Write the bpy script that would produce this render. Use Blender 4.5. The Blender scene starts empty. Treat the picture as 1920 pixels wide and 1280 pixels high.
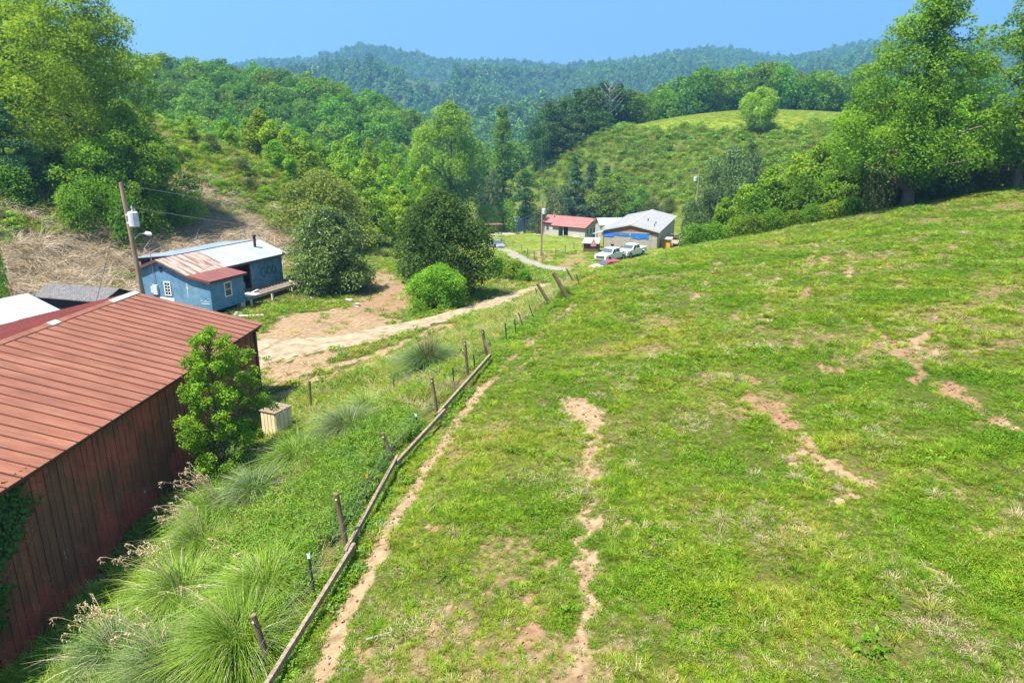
import bpy, math, random
import numpy as np
R = math.radians
C = bpy.context.scene.collection
S = bpy.context.scene

# ---------------------------------------------------------------- camera, world, sun, exposure
PITCH = R(16.4)
cam_d = bpy.data.cameras.new('camera'); cam = bpy.data.objects.new('camera', cam_d); C.objects.link(cam)
cam.rotation_euler = (math.pi/2 - PITCH, 0, 0)
cam_d.lens = 24; cam_d.sensor_width = 36; cam_d.clip_start = .1; cam_d.clip_end = 12000
S.camera = cam
SUN_EL, SUN_AZ = R(66), R(-128)          # azimuth clockwise from the view direction (+Y)
W = bpy.data.worlds.new('World'); S.world = W; W.use_nodes = True
wn = W.node_tree.nodes; wl = W.node_tree.links
sky = wn.new('ShaderNodeTexSky'); sky.sky_type = 'NISHITA'; sky.sun_disc = False
sky.sun_elevation = SUN_EL; sky.sun_rotation = SUN_AZ
sky.altitude = 700; sky.air_density = .85; sky.dust_density = .1; sky.ozone_density = 1.0
tcw = wn.new('ShaderNodeTexCoord'); adw = wn.new('ShaderNodeVectorMath'); adw.operation = 'ADD'; adw.inputs[1].default_value = (0, 0, .45)
wl.new(tcw.outputs['Generated'], adw.inputs[0]); wl.new(adw.outputs[0], sky.inputs['Vector'])
tnt = wn.new('ShaderNodeMix'); tnt.data_type = 'RGBA'; tnt.blend_type = 'MULTIPLY'; tnt.inputs[0].default_value = 1; tnt.inputs[7].default_value = (.86, 1, .86, 1)
wl.new(sky.outputs[0], tnt.inputs[6]); wl.new(tnt.outputs[2], wn['Background'].inputs[0]); wn['Background'].inputs[1].default_value = .145
sun_d = bpy.data.lights.new('sun', 'SUN'); sun = bpy.data.objects.new('sun', sun_d); C.objects.link(sun)
sun_d.energy = 4.8; sun_d.angle = R(.55); sun_d.color = (1, .95, .86)
sun.rotation_euler = (math.pi/2 - SUN_EL, 0, math.pi - SUN_AZ)
S.view_settings.view_transform = 'Standard'; S.view_settings.look = 'None'
S.view_settings.exposure = 1.5; S.view_settings.gamma = 1
S.render.engine = 'CYCLES'
S.cycles.max_bounces = 8; S.cycles.diffuse_bounces = 3; S.cycles.transmission_bounces = 4
S.cycles.volume_bounces = 0; S.cycles.use_denoising = True

# ---------------------------------------------------------------- camera arithmetic (used once, to read distances off the photograph)
c0, s0, F0 = math.cos(PITCH), math.sin(PITCH), 1280.0
def proj(X, Y, Z):
    d = Y*c0 - Z*s0
    return 960 + F0*X/d, 640 - F0*(Y*s0 + Z*c0)/d, d
def ztop(py, Y):
    y = (640 - py)/F0
    return Y*(y*c0 - s0)/(c0 + y*s0)
def wp(px, py, d):
    x, y = (px - 960)/F0, (640 - py)/F0
    return np.array([x*d, (c0 + y*s0)*d, (y*c0 - s0)*d])

# ---------------------------------------------------------------- noise
_tab = np.random.RandomState(5).rand(256, 256)
def vnoise(x, y):
    xi = np.floor(x).astype(int); yi = np.floor(y).astype(int)
    u = x - xi; v = y - yi; u = u*u*(3-2*u); v = v*v*(3-2*v)
    a = _tab[xi & 255, yi & 255]; b = _tab[(xi+1) & 255, yi & 255]
    c = _tab[xi & 255, (yi+1) & 255]; d = _tab[(xi+1) & 255, (yi+1) & 255]
    return (a*(1-u)+b*u)*(1-v) + (c*(1-u)+d*u)*v
def fbm(x, y, o=4):
    t = 0; a = .5
    for i in range(o):
        t = t + a*vnoise(x*2**i + 17.3*i, y*2**i + 9.1*i); a *= .5
    return t/(1-.5**o)
def sstep(a, b, x):
    t = np.clip((x-a)/(b-a), 0, 1); return t*t*(3-2*t)

# ---------------------------------------------------------------- terrain height (camera height is z = 0)
CP = [
 # near field and fence side
 (-45,0,-8),(-25,0,-13.4),(-13,0,-13.9),(-6,0,-11),(-4,0,-10.1),(0,0,-9.5),(10,0,-8.2),(25,0,-6.2),(60,0,-2),
 (-45,16,-8),(-32,16,-12),(-22,16,-13.6),(-13,16,-13.7),(-9.5,16,-12.6),(-5.8,16,-10.9),(-3.6,16,-9.95),(0,16,-9.5),(9,16,-8.35),(20,16,-6.9),(45,16,-3.6),
 (-46,30,-7),(-34,30,-12),(-22,30,-12.8),(-13,30,-12.8),(-9,30,-12.3),(-4,30,-10.6),(-.9,30,-9.4),(3,30,-9.1),(12,30,-7.9),(24,30,-6.3),(48,30,-3.3),
 (-48,42,-4.5),(-40,42,-8.5),(-34,42,-11.6),(-25,42,-12.7),(-15,42,-12.3),(-6,42,-12.1),(-.5,42,-11),(2.6,42,-9.7),(5,42,-9.2),(15,42,-7.9),(30,42,-5.9),(50,42,-3.4),
 (-58,52,0),(-48,52,-4),(-40,52,-8.8),(-35,52,-11.6),(-24,52,-12.9),(-12,52,-12.9),(-4,52,-12.7),(1,52,-12.2),(5.2,52,-9.9),(8,52,-9.3),(20,52,-7.7),(38,52,-5.4),(60,52,-3),
 (-60,62,2),(-48,62,-3.8),(-41,62,-8),(-36,62,-11),(-27,62,-12.8),(-17,62,-13.4),(-8,62,-13.3),(2,62,-13.2),(7,62,-12.3),(11,62,-10.7),(15,62,-9.6),(25,62,-8.4),(40,62,-5.6),(62,62,-3),
 (20,70,-10.2),(32,70,-7.9),(46,70,-5.2),(58,70,-3.6),(75,66,-1.5),
 (-66,75,4),(-50,75,-2.5),(-43,75,-6.8),(-36,75,-10),(-28,75,-12),(-12,75,-13.6),(4,75,-14.3),(10,75,-14.2),(16,75,-13),(24,76,-11.2),(36,78,-9.4),(52,80,-7),(80,80,-3),
 (-60,95,3.5),(-45,95,-2),(-34,92,-7.5),(-25,90,-12),(-14,92,-14.4),(0,92,-15.8),(12,92,-16.3),(22,92,-16),(34,92,-14),(50,95,-11),(80,95,-6),
 (-60,112,4.5),(-44,108,-1),(-32,104,-6),(-20,108,-13.5),(-8,110,-17),(3,110,-17.4),(14,104,-17.1),(22,114,-17.4),(32,118,-17.6),(45,118,-15),(70,118,-9),
 (-30,122,-13),(-5,130,-19.5),(10,132,-19.6),(30,145,-19.5),(45,145,-17),(75,145,-9),(110,140,-2),
 (-80,140,-1),(-55,145,-9),(-30,150,-15),(-10,155,-20.5),(8,158,-22),(20,165,-23.4),(35,172,-20.5),(47,178,-13.5),(53,196,-5),(58,212,3.4),(66,238,8.6),(110,245,9.0),(120,215,5),(130,180,0),(90,190,1.5),(160,245,8),
 (-8,188,-23.2),(3,190,-25),(15,188,-25.3),(28,186,-24.8),(-4,212,-24.5),(14,212,-23),(30,206,-14.5),(2,222,-16),(24,222,-3),(43,230,4.8),(70,280,6),(120,290,5),
 (-110,170,-6),(-70,180,-10),(-40,190,-17),(-20,200,-22),(-130,260,13),(-100,275,13),(-75,270,8),(-50,270,2),(-30,275,-7),(-12,280,-17),(-100,220,0),(-60,225,-8),(-30,235,-18),(10,260,-14),
 (-140,320,18),(-60,330,-2),(0,330,-20),(60,340,-8),(120,350,0),(200,300,6),(240,180,8),(240,60,12),(-200,60,35),(-200,180,25),(-220,300,30),(-110,60,14),(-100,110,12),(-90,20,8),(-70,90,6.5),
 (-40,400,-14),(-160,420,5),(40,420,-18),(160,430,-6),(300,420,5),(-320,420,25),(0,-60,-9),(-150,-60,10),(150,-60,6),
]
CP = np.array(CP, float)
def _tps():
    P = CP[:, :2]/100; n = len(P)
    d2 = ((P[:, None]-P[None])**2).sum(-1)
    K = np.where(d2 > 0, .5*d2*np.log(d2+1e-20), 0) + np.eye(n)*2e-4
    A = np.zeros((n+3, n+3)); A[:n, :n] = K; A[:n, n] = 1; A[:n, n+1:] = P; A[n, :n] = 1; A[n+1:, :n] = P.T
    b = np.zeros(n+3); b[:n] = CP[:, 2]
    return np.linalg.solve(A, b), P
_w, _P = _tps()
def _near(x, y):
    out = np.empty(x.shape)
    for k in range(0, len(x), 40000):
        q = np.stack([x[k:k+40000], y[k:k+40000]], -1)/100
        d2 = ((q[:, None]-_P[None])**2).sum(-1)
        out[k:k+40000] = (.5*d2*np.log(d2+1e-20)) @ _w[:-3] + _w[-3] + q @ _w[-2:]
    return out
SKY = np.array([(-1400,150),(-300,150),(0,150),(250,140),(430,128),(520,112),(600,112),(640,99),(695,84),(760,96),(830,111),(900,115),(960,113),(1040,123),(1100,118),(1180,111),(1240,99),(1300,89),(1370,92),(1420,106),(1470,104),(1540,90),(1600,77),(1650,80),(1700,90),(1790,74),(1840,82),(1920,112),(2300,100),(3300,120)], float)
def _far(x, y):
    yy = np.maximum(y, 120)
    px = 960 + F0*x/(yy*c0 + 30)
    RID = 1800.0
    py = np.interp(px, SKY[:, 0], SKY[:, 1])
    top = ztop(py, RID) - 12
    t = np.clip((y-470)/(RID-470), 0, 1.0)
    back = sstep(RID, RID+900, y)
    g = fbm(x/260+3.1, y/330+1.7, 4)
    rid = 1-np.abs(2*fbm(x/340+8.2, y/560+4.4, 3)-1)
    ramp = t**1.25
    z = -22 + (top+22)*ramp*(1-.5*back) + (4*ramp*(1-ramp)**2)*(rid-.78)*300 + 22*(g-.5)*np.minimum(1, t*4)*(1-.9*t)
    return z
def H(x, y, bump=True):
    x = np.atleast_1d(np.asarray(x, float)).ravel(); y = np.atleast_1d(np.asarray(y, float)).ravel()
    k = np.maximum(sstep(330, 470, y), sstep(200, 330, np.abs(x)))
    z = np.zeros(x.shape); m = k < 1
    z[m] = _near(x[m], y[m])*(1-k[m])
    m = k > 0
    z[m] += _far(x[m], y[m])*k[m]
    if bump:
        d = np.hypot(x, y)
        z += (fbm(x/3.1, y/3.1, 3)-.5)*.28*sstep(4, 20, d)*(1-sstep(150, 400, d)) + (fbm(x/.7+5, y/.7, 2)-.5)*.09*(1-sstep(40, 90, d))
    return z
def h1(x, y): return float(H(x, y)[0])
def at(px, py, dmin=6):
    d = dmin*1.012**np.arange(500)
    p = wp(px, py, 1.0)
    hz = H(p[0]*d, p[1]*d)
    below = p[2]*d < hz
    i = int(np.argmax(below)) if below.any() else 400
    a, b = d[max(i-1, 0)], d[i]
    for _ in range(18):
        m = .5*(a+b)
        if p[2]*m < h1(p[0]*m, p[1]*m): b = m
        else: a = m
    q = p*b; return np.array([q[0], q[1], h1(q[0], q[1])])
def spot(px, d):
    z = -10.
    for _ in range(30):
        Y = (d + z*s0)/c0; X = (px-960)/F0*d; z = .5*z + .5*h1(X, Y)
    return X, Y, h1(X, Y)

# ---------------------------------------------------------------- mesh helpers
def raw_mesh(name, V, Q, var=None, smooth=False):
    """fast mesh from (n,3) vertices and (m,k) polygons of one size"""
    me = bpy.data.meshes.new(name); V = np.asarray(V, np.float32); Q = np.asarray(Q, np.int32); m, k = Q.shape
    me.vertices.add(len(V)); me.vertices.foreach_set('co', V.ravel())
    me.loops.add(m*k); me.loops.foreach_set('vertex_index', Q.ravel())
    me.polygons.add(m); me.polygons.foreach_set('loop_start', np.arange(0, m*k, k, dtype=np.int32))
    if smooth: me.polygons.foreach_set('use_smooth', np.ones(m, bool))
    if var is not None:
        a = me.attributes.new('var', 'FLOAT', 'FACE'); a.data.foreach_set('value', np.asarray(var, np.float32))
    me.update(calc_edges=True)
    return me
def link(name, me, mat=None, parent=None, loc=None):
    o = bpy.data.objects.new(name, me); C.objects.link(o)
    if mat is not None and me is not None and len(me.materials) == 0: me.materials.append(mat)
    if parent is not None: o.parent = parent
    if loc is not None: o.location = loc
    return o
def tag(o, label=None, cat=None, group=None, kind=None):
    if label: o['label'] = label
    if cat: o['category'] = cat
    if group: o['group'] = group
    if kind: o['kind'] = kind
    return o
def empty(name, loc, rz=0, label=None, cat=None, group=None):
    o = bpy.data.objects.new(name, None); C.objects.link(o); o.location = tuple(loc); o.rotation_euler = (0, 0, rz)
    o.empty_display_size = .3
    return tag(o, label, cat, group)
def copy_tree(o, parent=None):
    c = o.copy(); C.objects.link(c)
    if parent is not None: c.parent = parent
    for ch in list(o.children): copy_tree(ch, c)
    return c
class MB:
    def __init__(s): s.v = []; s.f = []
    def add(s, vs, fs):
        n = len(s.v); s.v += [tuple(map(float, p)) for p in vs]; s.f += [tuple(i+n for i in f) for f in fs]; return s
    def box(s, cx, cy, cz, sx, sy, sz, rz=0, rx=0, ry=0):
        P = []
        cz_, sz_ = math.cos(rz), math.sin(rz); cx_, sx_ = math.cos(rx), math.sin(rx); cy_, sy_ = math.cos(ry), math.sin(ry)
        for dx in (-.5, .5):
            for dy in (-.5, .5):
                for dz in (-.5, .5):
                    x, y, z = dx*sx, dy*sy, dz*sz
                    y, z = y*cx_-z*sx_, y*sx_+z*cx_
                    x, z = x*cy_+z*sy_, -x*sy_+z*cy_
                    x, y = x*cz_-y*sz_, x*sz_+y*cz_
                    P.append((cx+x, cy+y, cz+z))
        return s.add(P, [(0,1,3,2),(4,6,7,5),(0,4,5,1),(2,3,7,6),(0,2,6,4),(1,5,7,3)])
    def b2(s, x0, x1, y0, y1, z0, z1): return s.box((x0+x1)/2, (y0+y1)/2, (z0+z1)/2, x1-x0, y1-y0, z1-z0)
    def poly(s, pts): return s.add(pts, [tuple(range(len(pts)))])
    def extr(s, pts, vec):
        n = len(pts); q = [tuple(np.array(p, float)+np.array(vec)) for p in pts]
        return s.add(list(pts)+q, [tuple(range(n))[::-1], tuple(range(n, 2*n))] + [(i, (i+1) % n, n+(i+1) % n, n+i) for i in range(n)])
    def tube(s, pts, rad, n=8):
        pts = [np.array(p, float) for p in pts]; rad = rad if hasattr(rad, '__len__') else [rad]*len(pts)
        vs = []
        for i, p in enumerate(pts):
            t = pts[min(i+1, len(pts)-1)] - pts[max(i-1, 0)]; t = t/(np.linalg.norm(t)+1e-9)
            a = np.cross(t, (0, 0, 1) if abs(t[2]) < .9 else (1, 0, 0)); a /= np.linalg.norm(a); b = np.cross(t, a)
            for k in range(n):
                an = 2*math.pi*k/n; vs.append(p + rad[i]*(math.cos(an)*a + math.sin(an)*b))
        fs = [(i*n+k, i*n+(k+1) % n, (i+1)*n+(k+1) % n, (i+1)*n+k) for i in range(len(pts)-1) for k in range(n)]
        fs += [tuple(range(n))[::-1], tuple(range((len(pts)-1)*n, len(pts)*n))]
        return s.add(vs, fs)
    def bar(s, p, q, w, t, up=(0, 0, 1)):
        """rectangular beam from p to q"""
        p = np.array(p, float); q = np.array(q, float); d = q-p; d = d/np.linalg.norm(d)
        a = np.cross(d, up); a /= np.linalg.norm(a)+1e-9; b = np.cross(a, d)
        P = [e + sa*a*w/2 + sb*b*t/2 for e in (p, q) for sa, sb in ((-1,-1),(1,-1),(1,1),(-1,1))]
        return s.add(P, [(0,3,2,1),(4,5,6,7)] + [(i, (i+1) % 4, 4+(i+1) % 4, 4+i) for i in range(4)])
    def build(s, name, mat, parent=None, loc=None, smooth=False, bevel=0):
        me = bpy.data.meshes.new(name); me.from_pydata(s.v, [], s.f); me.update()
        if smooth:
            for p in me.polygons: p.use_smooth = True
        o = link(name, me, mat, parent, loc)
        if bevel:
            b = o.modifiers.new('bevel', 'BEVEL'); b.width = bevel; b.segments = 2; b.limit_method = 'ANGLE'
        return o

# ---------------------------------------------------------------- materials
def newmat(name):
    m = bpy.data.materials.new(name); m.use_nodes = True
    return m, m.node_tree.nodes, m.node_tree.links, m.node_tree.nodes['Principled BSDF']
def ramp(n, stops):
    r = n.new('ShaderNodeValToRGB'); e = r.color_ramp.elements
    while len(e) < len(stops): e.new(.5)
    for el, (p, c) in zip(e, stops): el.position = p; el.color = (*c, 1)
    return r
def noise_node(n, l, vec, scale, detail=5, rough=.6, dist=0):
    t = n.new('ShaderNodeTexNoise'); t.inputs['Scale'].default_value = scale; t.inputs['Detail'].default_value = detail
    t.inputs['Roughness'].default_value = rough; t.inputs['Distortion'].default_value = dist
    if vec is not None: l.new(vec, t.inputs['Vector'])
    return t
def mapped(n, l, kind='Object', sc=(1, 1, 1)):
    tc = n.new('ShaderNodeTexCoord'); mp = n.new('ShaderNodeMapping'); mp.inputs['Scale'].default_value = sc
    if kind == 'World':
        g = n.new('ShaderNodeNewGeometry'); l.new(g.outputs['Position'], mp.inputs['Vector'])
    else: l.new(tc.outputs[kind], mp.inputs['Vector'])
    return mp.outputs[0]
def mixc(n, l, fac, a, b, mode='MIX'):
    m = n.new('ShaderNodeMix'); m.data_type = 'RGBA'; m.blend_type = mode
    for sock, v in ((m.inputs[0], fac), (m.inputs[6], a), (m.inputs[7], b)):
        if hasattr(v, 'links'): l.new(v, sock)
        elif isinstance(v, tuple): sock.default_value = (*v, 1)
        else: sock.default_value = v
    return m.outputs[2]
def nmat(name, stops, scale=3, detail=6, rough=.8, bump=0, bscale=None, sc=(1, 1, 1), metal=0, spec=.3, kind='Object', dist=0):
    m, n, l, b = newmat(name); v = mapped(n, l, kind, sc)
    t = noise_node(n, l, v, scale, detail, dist=dist); r = ramp(n, stops)
    l.new(t.outputs[0], r.inputs[0]); l.new(r.outputs[0], b.inputs['Base Color'])
    b.inputs['Roughness'].default_value = rough; b.inputs['Metallic'].default_value = metal
    b.inputs['Specular IOR Level'].default_value = spec
    if bump:
        t2 = noise_node(n, l, v, bscale or scale*4, 4); bp = n.new('ShaderNodeBump'); bp.inputs['Strength'].default_value = bump
        bp.inputs['Distance'].default_value = .02; l.new(t2.outputs[0], bp.inputs['Height']); l.new(bp.outputs[0], b.inputs['Normal'])
    return m
def flat(name, col, rough=.6, metal=0, spec=.4, var=.12):
    a = tuple(x*(1-var) for x in col); b = tuple(min(1, x*(1+var)) for x in col)
    return nmat(name, [(.3, a), (.7, b)], 4, 5, rough, 0, metal=metal, spec=spec)
def leafmat(name, dark, light, trans=.38, rough=.55, rnd=.22, huev=.02, patch=0, spec=.12):
    m, n, l, b = newmat(name)
    at_ = n.new('ShaderNodeAttribute'); at_.attribute_name = 'var'
    oi = n.new('ShaderNodeObjectInfo')
    col = mixc(n, l, at_.outputs['Fac'], dark, light)
    if patch:
        v = mapped(n, l, 'World'); t = noise_node(n, l, v, patch, 3); r = ramp(n, [(.35, (.76, .86, .8)), (.65, (1.22, 1.08, .95))])
        l.new(t.outputs[0], r.inputs[0]); col = mixc(n, l, 1.0, col, r.outputs[0], 'MULTIPLY')
    hs = n.new('ShaderNodeHueSaturation'); l.new(col, hs.inputs['Color'])
    for sock, amp, mid in (('Value', rnd*2, 1-rnd), ('Hue', huev*2, .5-huev)):
        mm = n.new('ShaderNodeMath'); mm.operation = 'MULTIPLY_ADD'; mm.inputs[1].default_value = amp; mm.inputs[2].default_value = mid
        if sock == 'Hue':
            fr = n.new('ShaderNodeMath'); fr.operation = 'FRACT'; m7 = n.new('ShaderNodeMath'); m7.operation = 'MULTIPLY'; m7.inputs[1].default_value = 7.31
            l.new(oi.outputs['Random'], m7.inputs[0]); l.new(m7.outputs[0], fr.inputs[0]); l.new(fr.outputs[0], mm.inputs[0])
        else: l.new(oi.outputs['Random'], mm.inputs[0])
        l.new(mm.outputs[0], hs.inputs[sock])
    l.new(hs.outputs[0], b.inputs['Base Color']); b.inputs['Roughness'].default_value = rough; b.inputs['Specular IOR Level'].default_value = spec
    tr = n.new('ShaderNodeBsdfTranslucent'); tc = mixc(n, l, 1.0, hs.outputs[0], (1.35, 1.25, .6), 'MULTIPLY'); l.new(tc, tr.inputs[0])
    mx = n.new('ShaderNodeMixShader'); mx.inputs[0].default_value = trans
    l.new(b.outputs[0], mx.inputs[1]); l.new(tr.outputs[0], mx.inputs[2]); l.new(mx.outputs[0], n['Material Output'].inputs[0])
    return m
M = {}
M['bark'] = nmat('bark', [(.3, (.05, .04, .03)), (.7, (.16, .13, .1))], 5, 6, .95, .5, 14, (1, 1, .3))
M['grey_bark'] = nmat('grey_bark', [(.3, (.22, .2, .18)), (.7, (.42, .39, .35))], 5, 6, .95, .3, 14, (1, 1, .3))
M['old_wood'] = nmat('old_wood', [(.25, (.08, .055, .028)), (.55, (.175, .125, .066)), (.8, (.28, .21, .125))], 3, 8, .9, .6, 22, (3, 3, .35))
M['rail_wood'] = nmat('rail_wood', [(.25, (.1, .073, .045)), (.5, (.22, .165, .11)), (.8, (.36, .3, .22))], 4, 8, .9, .5, 22, (2.5, 2.5, .6), kind='World')
M['pole_wood'] = nmat('pole_wood', [(.25, (.17, .11, .07)), (.55, (.3, .21, .14)), (.8, (.42, .33, .25))], 3, 8, .9, .5, 22, (4, 4, .25))
M['steel'] = flat('steel', (.42, .43, .44), .45, .7)
M['grey_paint'] = flat('grey_paint', (.55, .57, .6), .45)
M['post_green'] = flat('post_green', (.03, .045, .035), .6)
M['wire'] = flat('wire', (.2, .2, .2), .5, .4)
M['cream'] = nmat('cream', [(.3, (.55, .48, .33)), (.7, (.7, .63, .46))], 2, 5, .8)
M['concrete'] = nmat('concrete', [(.3, (.42, .4, .37)), (.7, (.58, .56, .52))], 3, 8, .9, .2)
M['stone'] = nmat('stone', [(.3, (.2, .19, .18)), (.7, (.5, .48, .45))], 4, 8, .9, .6)
M['white'] = flat('white', (.78, .78, .76), .5, var=.05)
M['glass'] = flat('glass', (.03, .04, .05), .08, 0, .8)
M['screen_glass'] = flat('screen_glass', (.07, .09, .11), .12, 0, .9)
M['rubber'] = flat('rubber', (.02, .02, .02), .85)
M['dark'] = flat('dark', (.02, .018, .016), .8)
M['leaf_bright'] = leafmat('leaf_bright', (.125, .25, .012), (.27, .43, .03))
M['leaf_mid'] = leafmat('leaf_mid', (.075, .17, .01), (.19, .32, .022))
M['leaf_dark'] = leafmat('leaf_dark', (.03, .08, .014), (.1, .19, .03), .25)
M['leaf_olive'] = leafmat('leaf_olive', (.06, .09, .018), (.16, .2, .045), .25)
M['leaf_grey'] = leafmat('leaf_grey', (.06, .11, .03), (.17, .24, .08), .3)
M['leaf_pine'] = leafmat('leaf_pine', (.03, .09, .03), (.1, .19, .07), .2)
M['leaf_forest'] = leafmat('leaf_forest', (.055, .15, .008), (.18, .33, .016), .32, rnd=.28, huev=.02)

# ---------------------------------------------------------------- foliage generators
def unit(v): return v/(np.linalg.norm(v, axis=-1, keepdims=True)+1e-9)
def leaf_cloud(rng, cen, rad, n, size, aspect=.55, up=.35, shell=.62, squash=.8):
    """n kite-shaped leaves on the outer parts of overlapping clumps"""
    cen = np.asarray(cen, float); rad = np.asarray(rad, float)
    k = rng.choice(len(cen), n, p=rad**2/np.sum(rad**2))
    d = unit(rng.normal(size=(n, 3)) + np.array([0, 0, up])); r = (shell + (1.06-shell)*rng.rand(n)**.7)
    stray = rng.rand(n) < .09; r[stray] *= 1.1+.3*rng.rand(stray.sum())
    pos = cen[k] + d*(rad[k]*r)[:, None]*np.array([1, 1, squash])
    nrm = unit(d*.5 + rng.normal(size=(n, 3))*.55 + np.array([0, 0, .45]))
    t = unit(np.cross(nrm, rng.normal(size=(n, 3)))); b = np.cross(nrm, t)
    L = (size*(.55+.8*rng.rand(n)))[:, None]; w = L*aspect
    V = np.stack([pos-t*L*.5, pos+b*w*.5-t*L*.05+nrm*L*.06, pos+t*L*.55-nrm*L*.08, pos-b*w*.5-t*L*.05+nrm*L*.06], 1).reshape(-1, 3)
    cv = rng.rand(len(cen))
    var = np.clip(.55*cv[k] + .45*rng.rand(n), 0, 1)
    return V, np.arange(4*n).reshape(n, 4), var
def envelope(kind, t):
    if kind == 'round': return np.sqrt(np.clip(1-(1.9*t-.85)**2, 0, 1))
    if kind == 'egg': return 1.32*np.clip(t, 0, 1)**.42*np.clip(1-t, 0, 1)**.5
    if kind == 'cone': return np.minimum(1, t*5+.3)*np.clip(1.03-t, 0, 1)**.75
    if kind == 'column': return np.minimum(1, t*6+.4)*np.minimum(1, (1.02-t)*4)**.5*(1-.25*t)
    if kind == 'spread': return np.clip(t*1.8, 0, 1)**.6*np.sqrt(np.clip(1.05-t*t, 0, 1))
    if kind == 'dome': return np.sqrt(np.clip(1.02-t*t, 0, 1))
def crown(rng, kind, Ht, Wd, base, ncl, clr, lobe=.32):
    """clump centres and radii in an uneven envelope; base = height where leaves begin"""
    cs = []; rs = []; a0 = rng.rand()*6.3
    lob = 1 + lobe*np.sin(rng.rand(3)[:, None]*6.3 + np.arange(1, 4)[:, None]*np.linspace(0, 6.283, 40)[None]).sum(0)/1.5
    for i in range(ncl):
        t = (i+.5)/ncl; t = np.clip(t + rng.normal()*.05, 0, .985)
        e = float(envelope(kind, t)); an = a0 + i*2.39996 + rng.normal()*.35
        q = lob[int((an % 6.283)/6.283*39.9)]
        r = clr*Wd*(.65+.75*rng.rand())*(.55+.45*e)
        rr = max(0, e*Wd/2*q - r*.85)*(rng.rand()**.35)
        cs.append((rr*math.cos(an), rr*math.sin(an), base + (Ht-base)*t - r*.35*(t > .8))); rs.append(r)
    return np.array(cs), np.array(rs)
def trunk_mb(rng, Ht, base, r0, cen, nl, lean=(0, 0), top=.8):
    mb = MB(); pts = []; rad = []
    for i in range(7):
        t = i/6; z = -.3 + (Ht*top+.3)*t
        pts.append((lean[0]*t + rng.normal()*.012*Ht*(t > 0), lean[1]*t + rng.normal()*.012*Ht*(t > 0), z)); rad.append(r0*(1.25 if i == 0 else 1)*(1-.85*t)+.015)
    mb.tube(pts, rad, 7)
    order = rng.permutation(len(cen))[:nl]
    for k in order:
        c = cen[k]; z0 = max(base*.75, c[2] - (.25+.35*rng.rand())*math.hypot(c[0], c[1])*1.3-.3)
        z0 = min(z0, Ht*top*.93); t = (z0+.3)/(Ht*top+.3); i = min(5, int(t*6)); f = t*6-i
        p = np.array(pts[i])*(1-f)+np.array(pts[i+1])*f; r = rad[i]*(1-f)+rad[i+1]*f
        m = p*.5+c*.5+rng.normal(size=3)*.05*np.linalg.norm(c-p); m[2] += .08*np.linalg.norm(c-p)
        mb.tube([p, m, c], [r*.55, r*.33, .012], 5)
    return mb
def tree_meshes(seed, kind, Ht, Wd, base, n, leaf, ncl=55, clr=.13, nl=14, r0=None, up=.35, aspect=.55, lean=(0, 0), squash=.8, shell=.62, limb_top=.8, lobe=.32):
    rng = np.random.RandomState(seed)
    cen, rad = crown(rng, kind, Ht, Wd, base, ncl, clr, lobe)
    cen[:, :2] += np.array(lean)[None]*(cen[:, 2:]/Ht)
    V, Q, var = leaf_cloud(rng, cen, rad, n, leaf, aspect, up, shell, squash)
    return raw_mesh('crown', V, Q, var), trunk_mb(rng, Ht, base, r0 or Ht*.017, cen, nl, lean, limb_top)
class Proto:
    """a tree or shrub kind: built once, then copied with crown and trunk"""
    def __init__(s, cat, Ht, Wd, crown_me, trunk, leafm, barkm=None):
        s.Ht, s.Wd, s.cat = Ht, Wd, cat
        crown_me.materials.append(leafm); s.crown = crown_me
        me = bpy.data.meshes.new('trunk'); me.from_pydata(trunk.v, [], trunk.f); me.update(); me.materials.append(barkm or M['bark']); s.trunk = me
    def put(s, name, x, y, z, Ht, Wd, label, group=None, rz=None, cat=None):
        e = empty(name, (x, y, z), random.uniform(0, 6.28) if rz is None else rz, label, cat or s.cat, group)
        e.scale = (Wd/s.Wd, Wd/s.Wd, Ht/s.Ht)
        link('crown', s.crown, parent=e); link('trunk', s.trunk, parent=e)
        return e
def proto(cat, seed, kind, Ht, Wd, base, n, leaf, leafm, **k):
    cm, tm = tree_meshes(seed, kind, Ht, Wd, base, n, leaf, **k)
    return Proto(cat, Ht, Wd, cm, tm, leafm)
def put_px(P, name, px, d, pytop, wpx, label, group=None, rz=None, cat=None):
    x, y, z = spot(px, d); Ht = ztop(pytop, y) - z
    return P.put(name, x, y, z-.05, max(Ht, .6*wpx*d/F0), wpx*d/F0, label, group, rz, cat)
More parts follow.
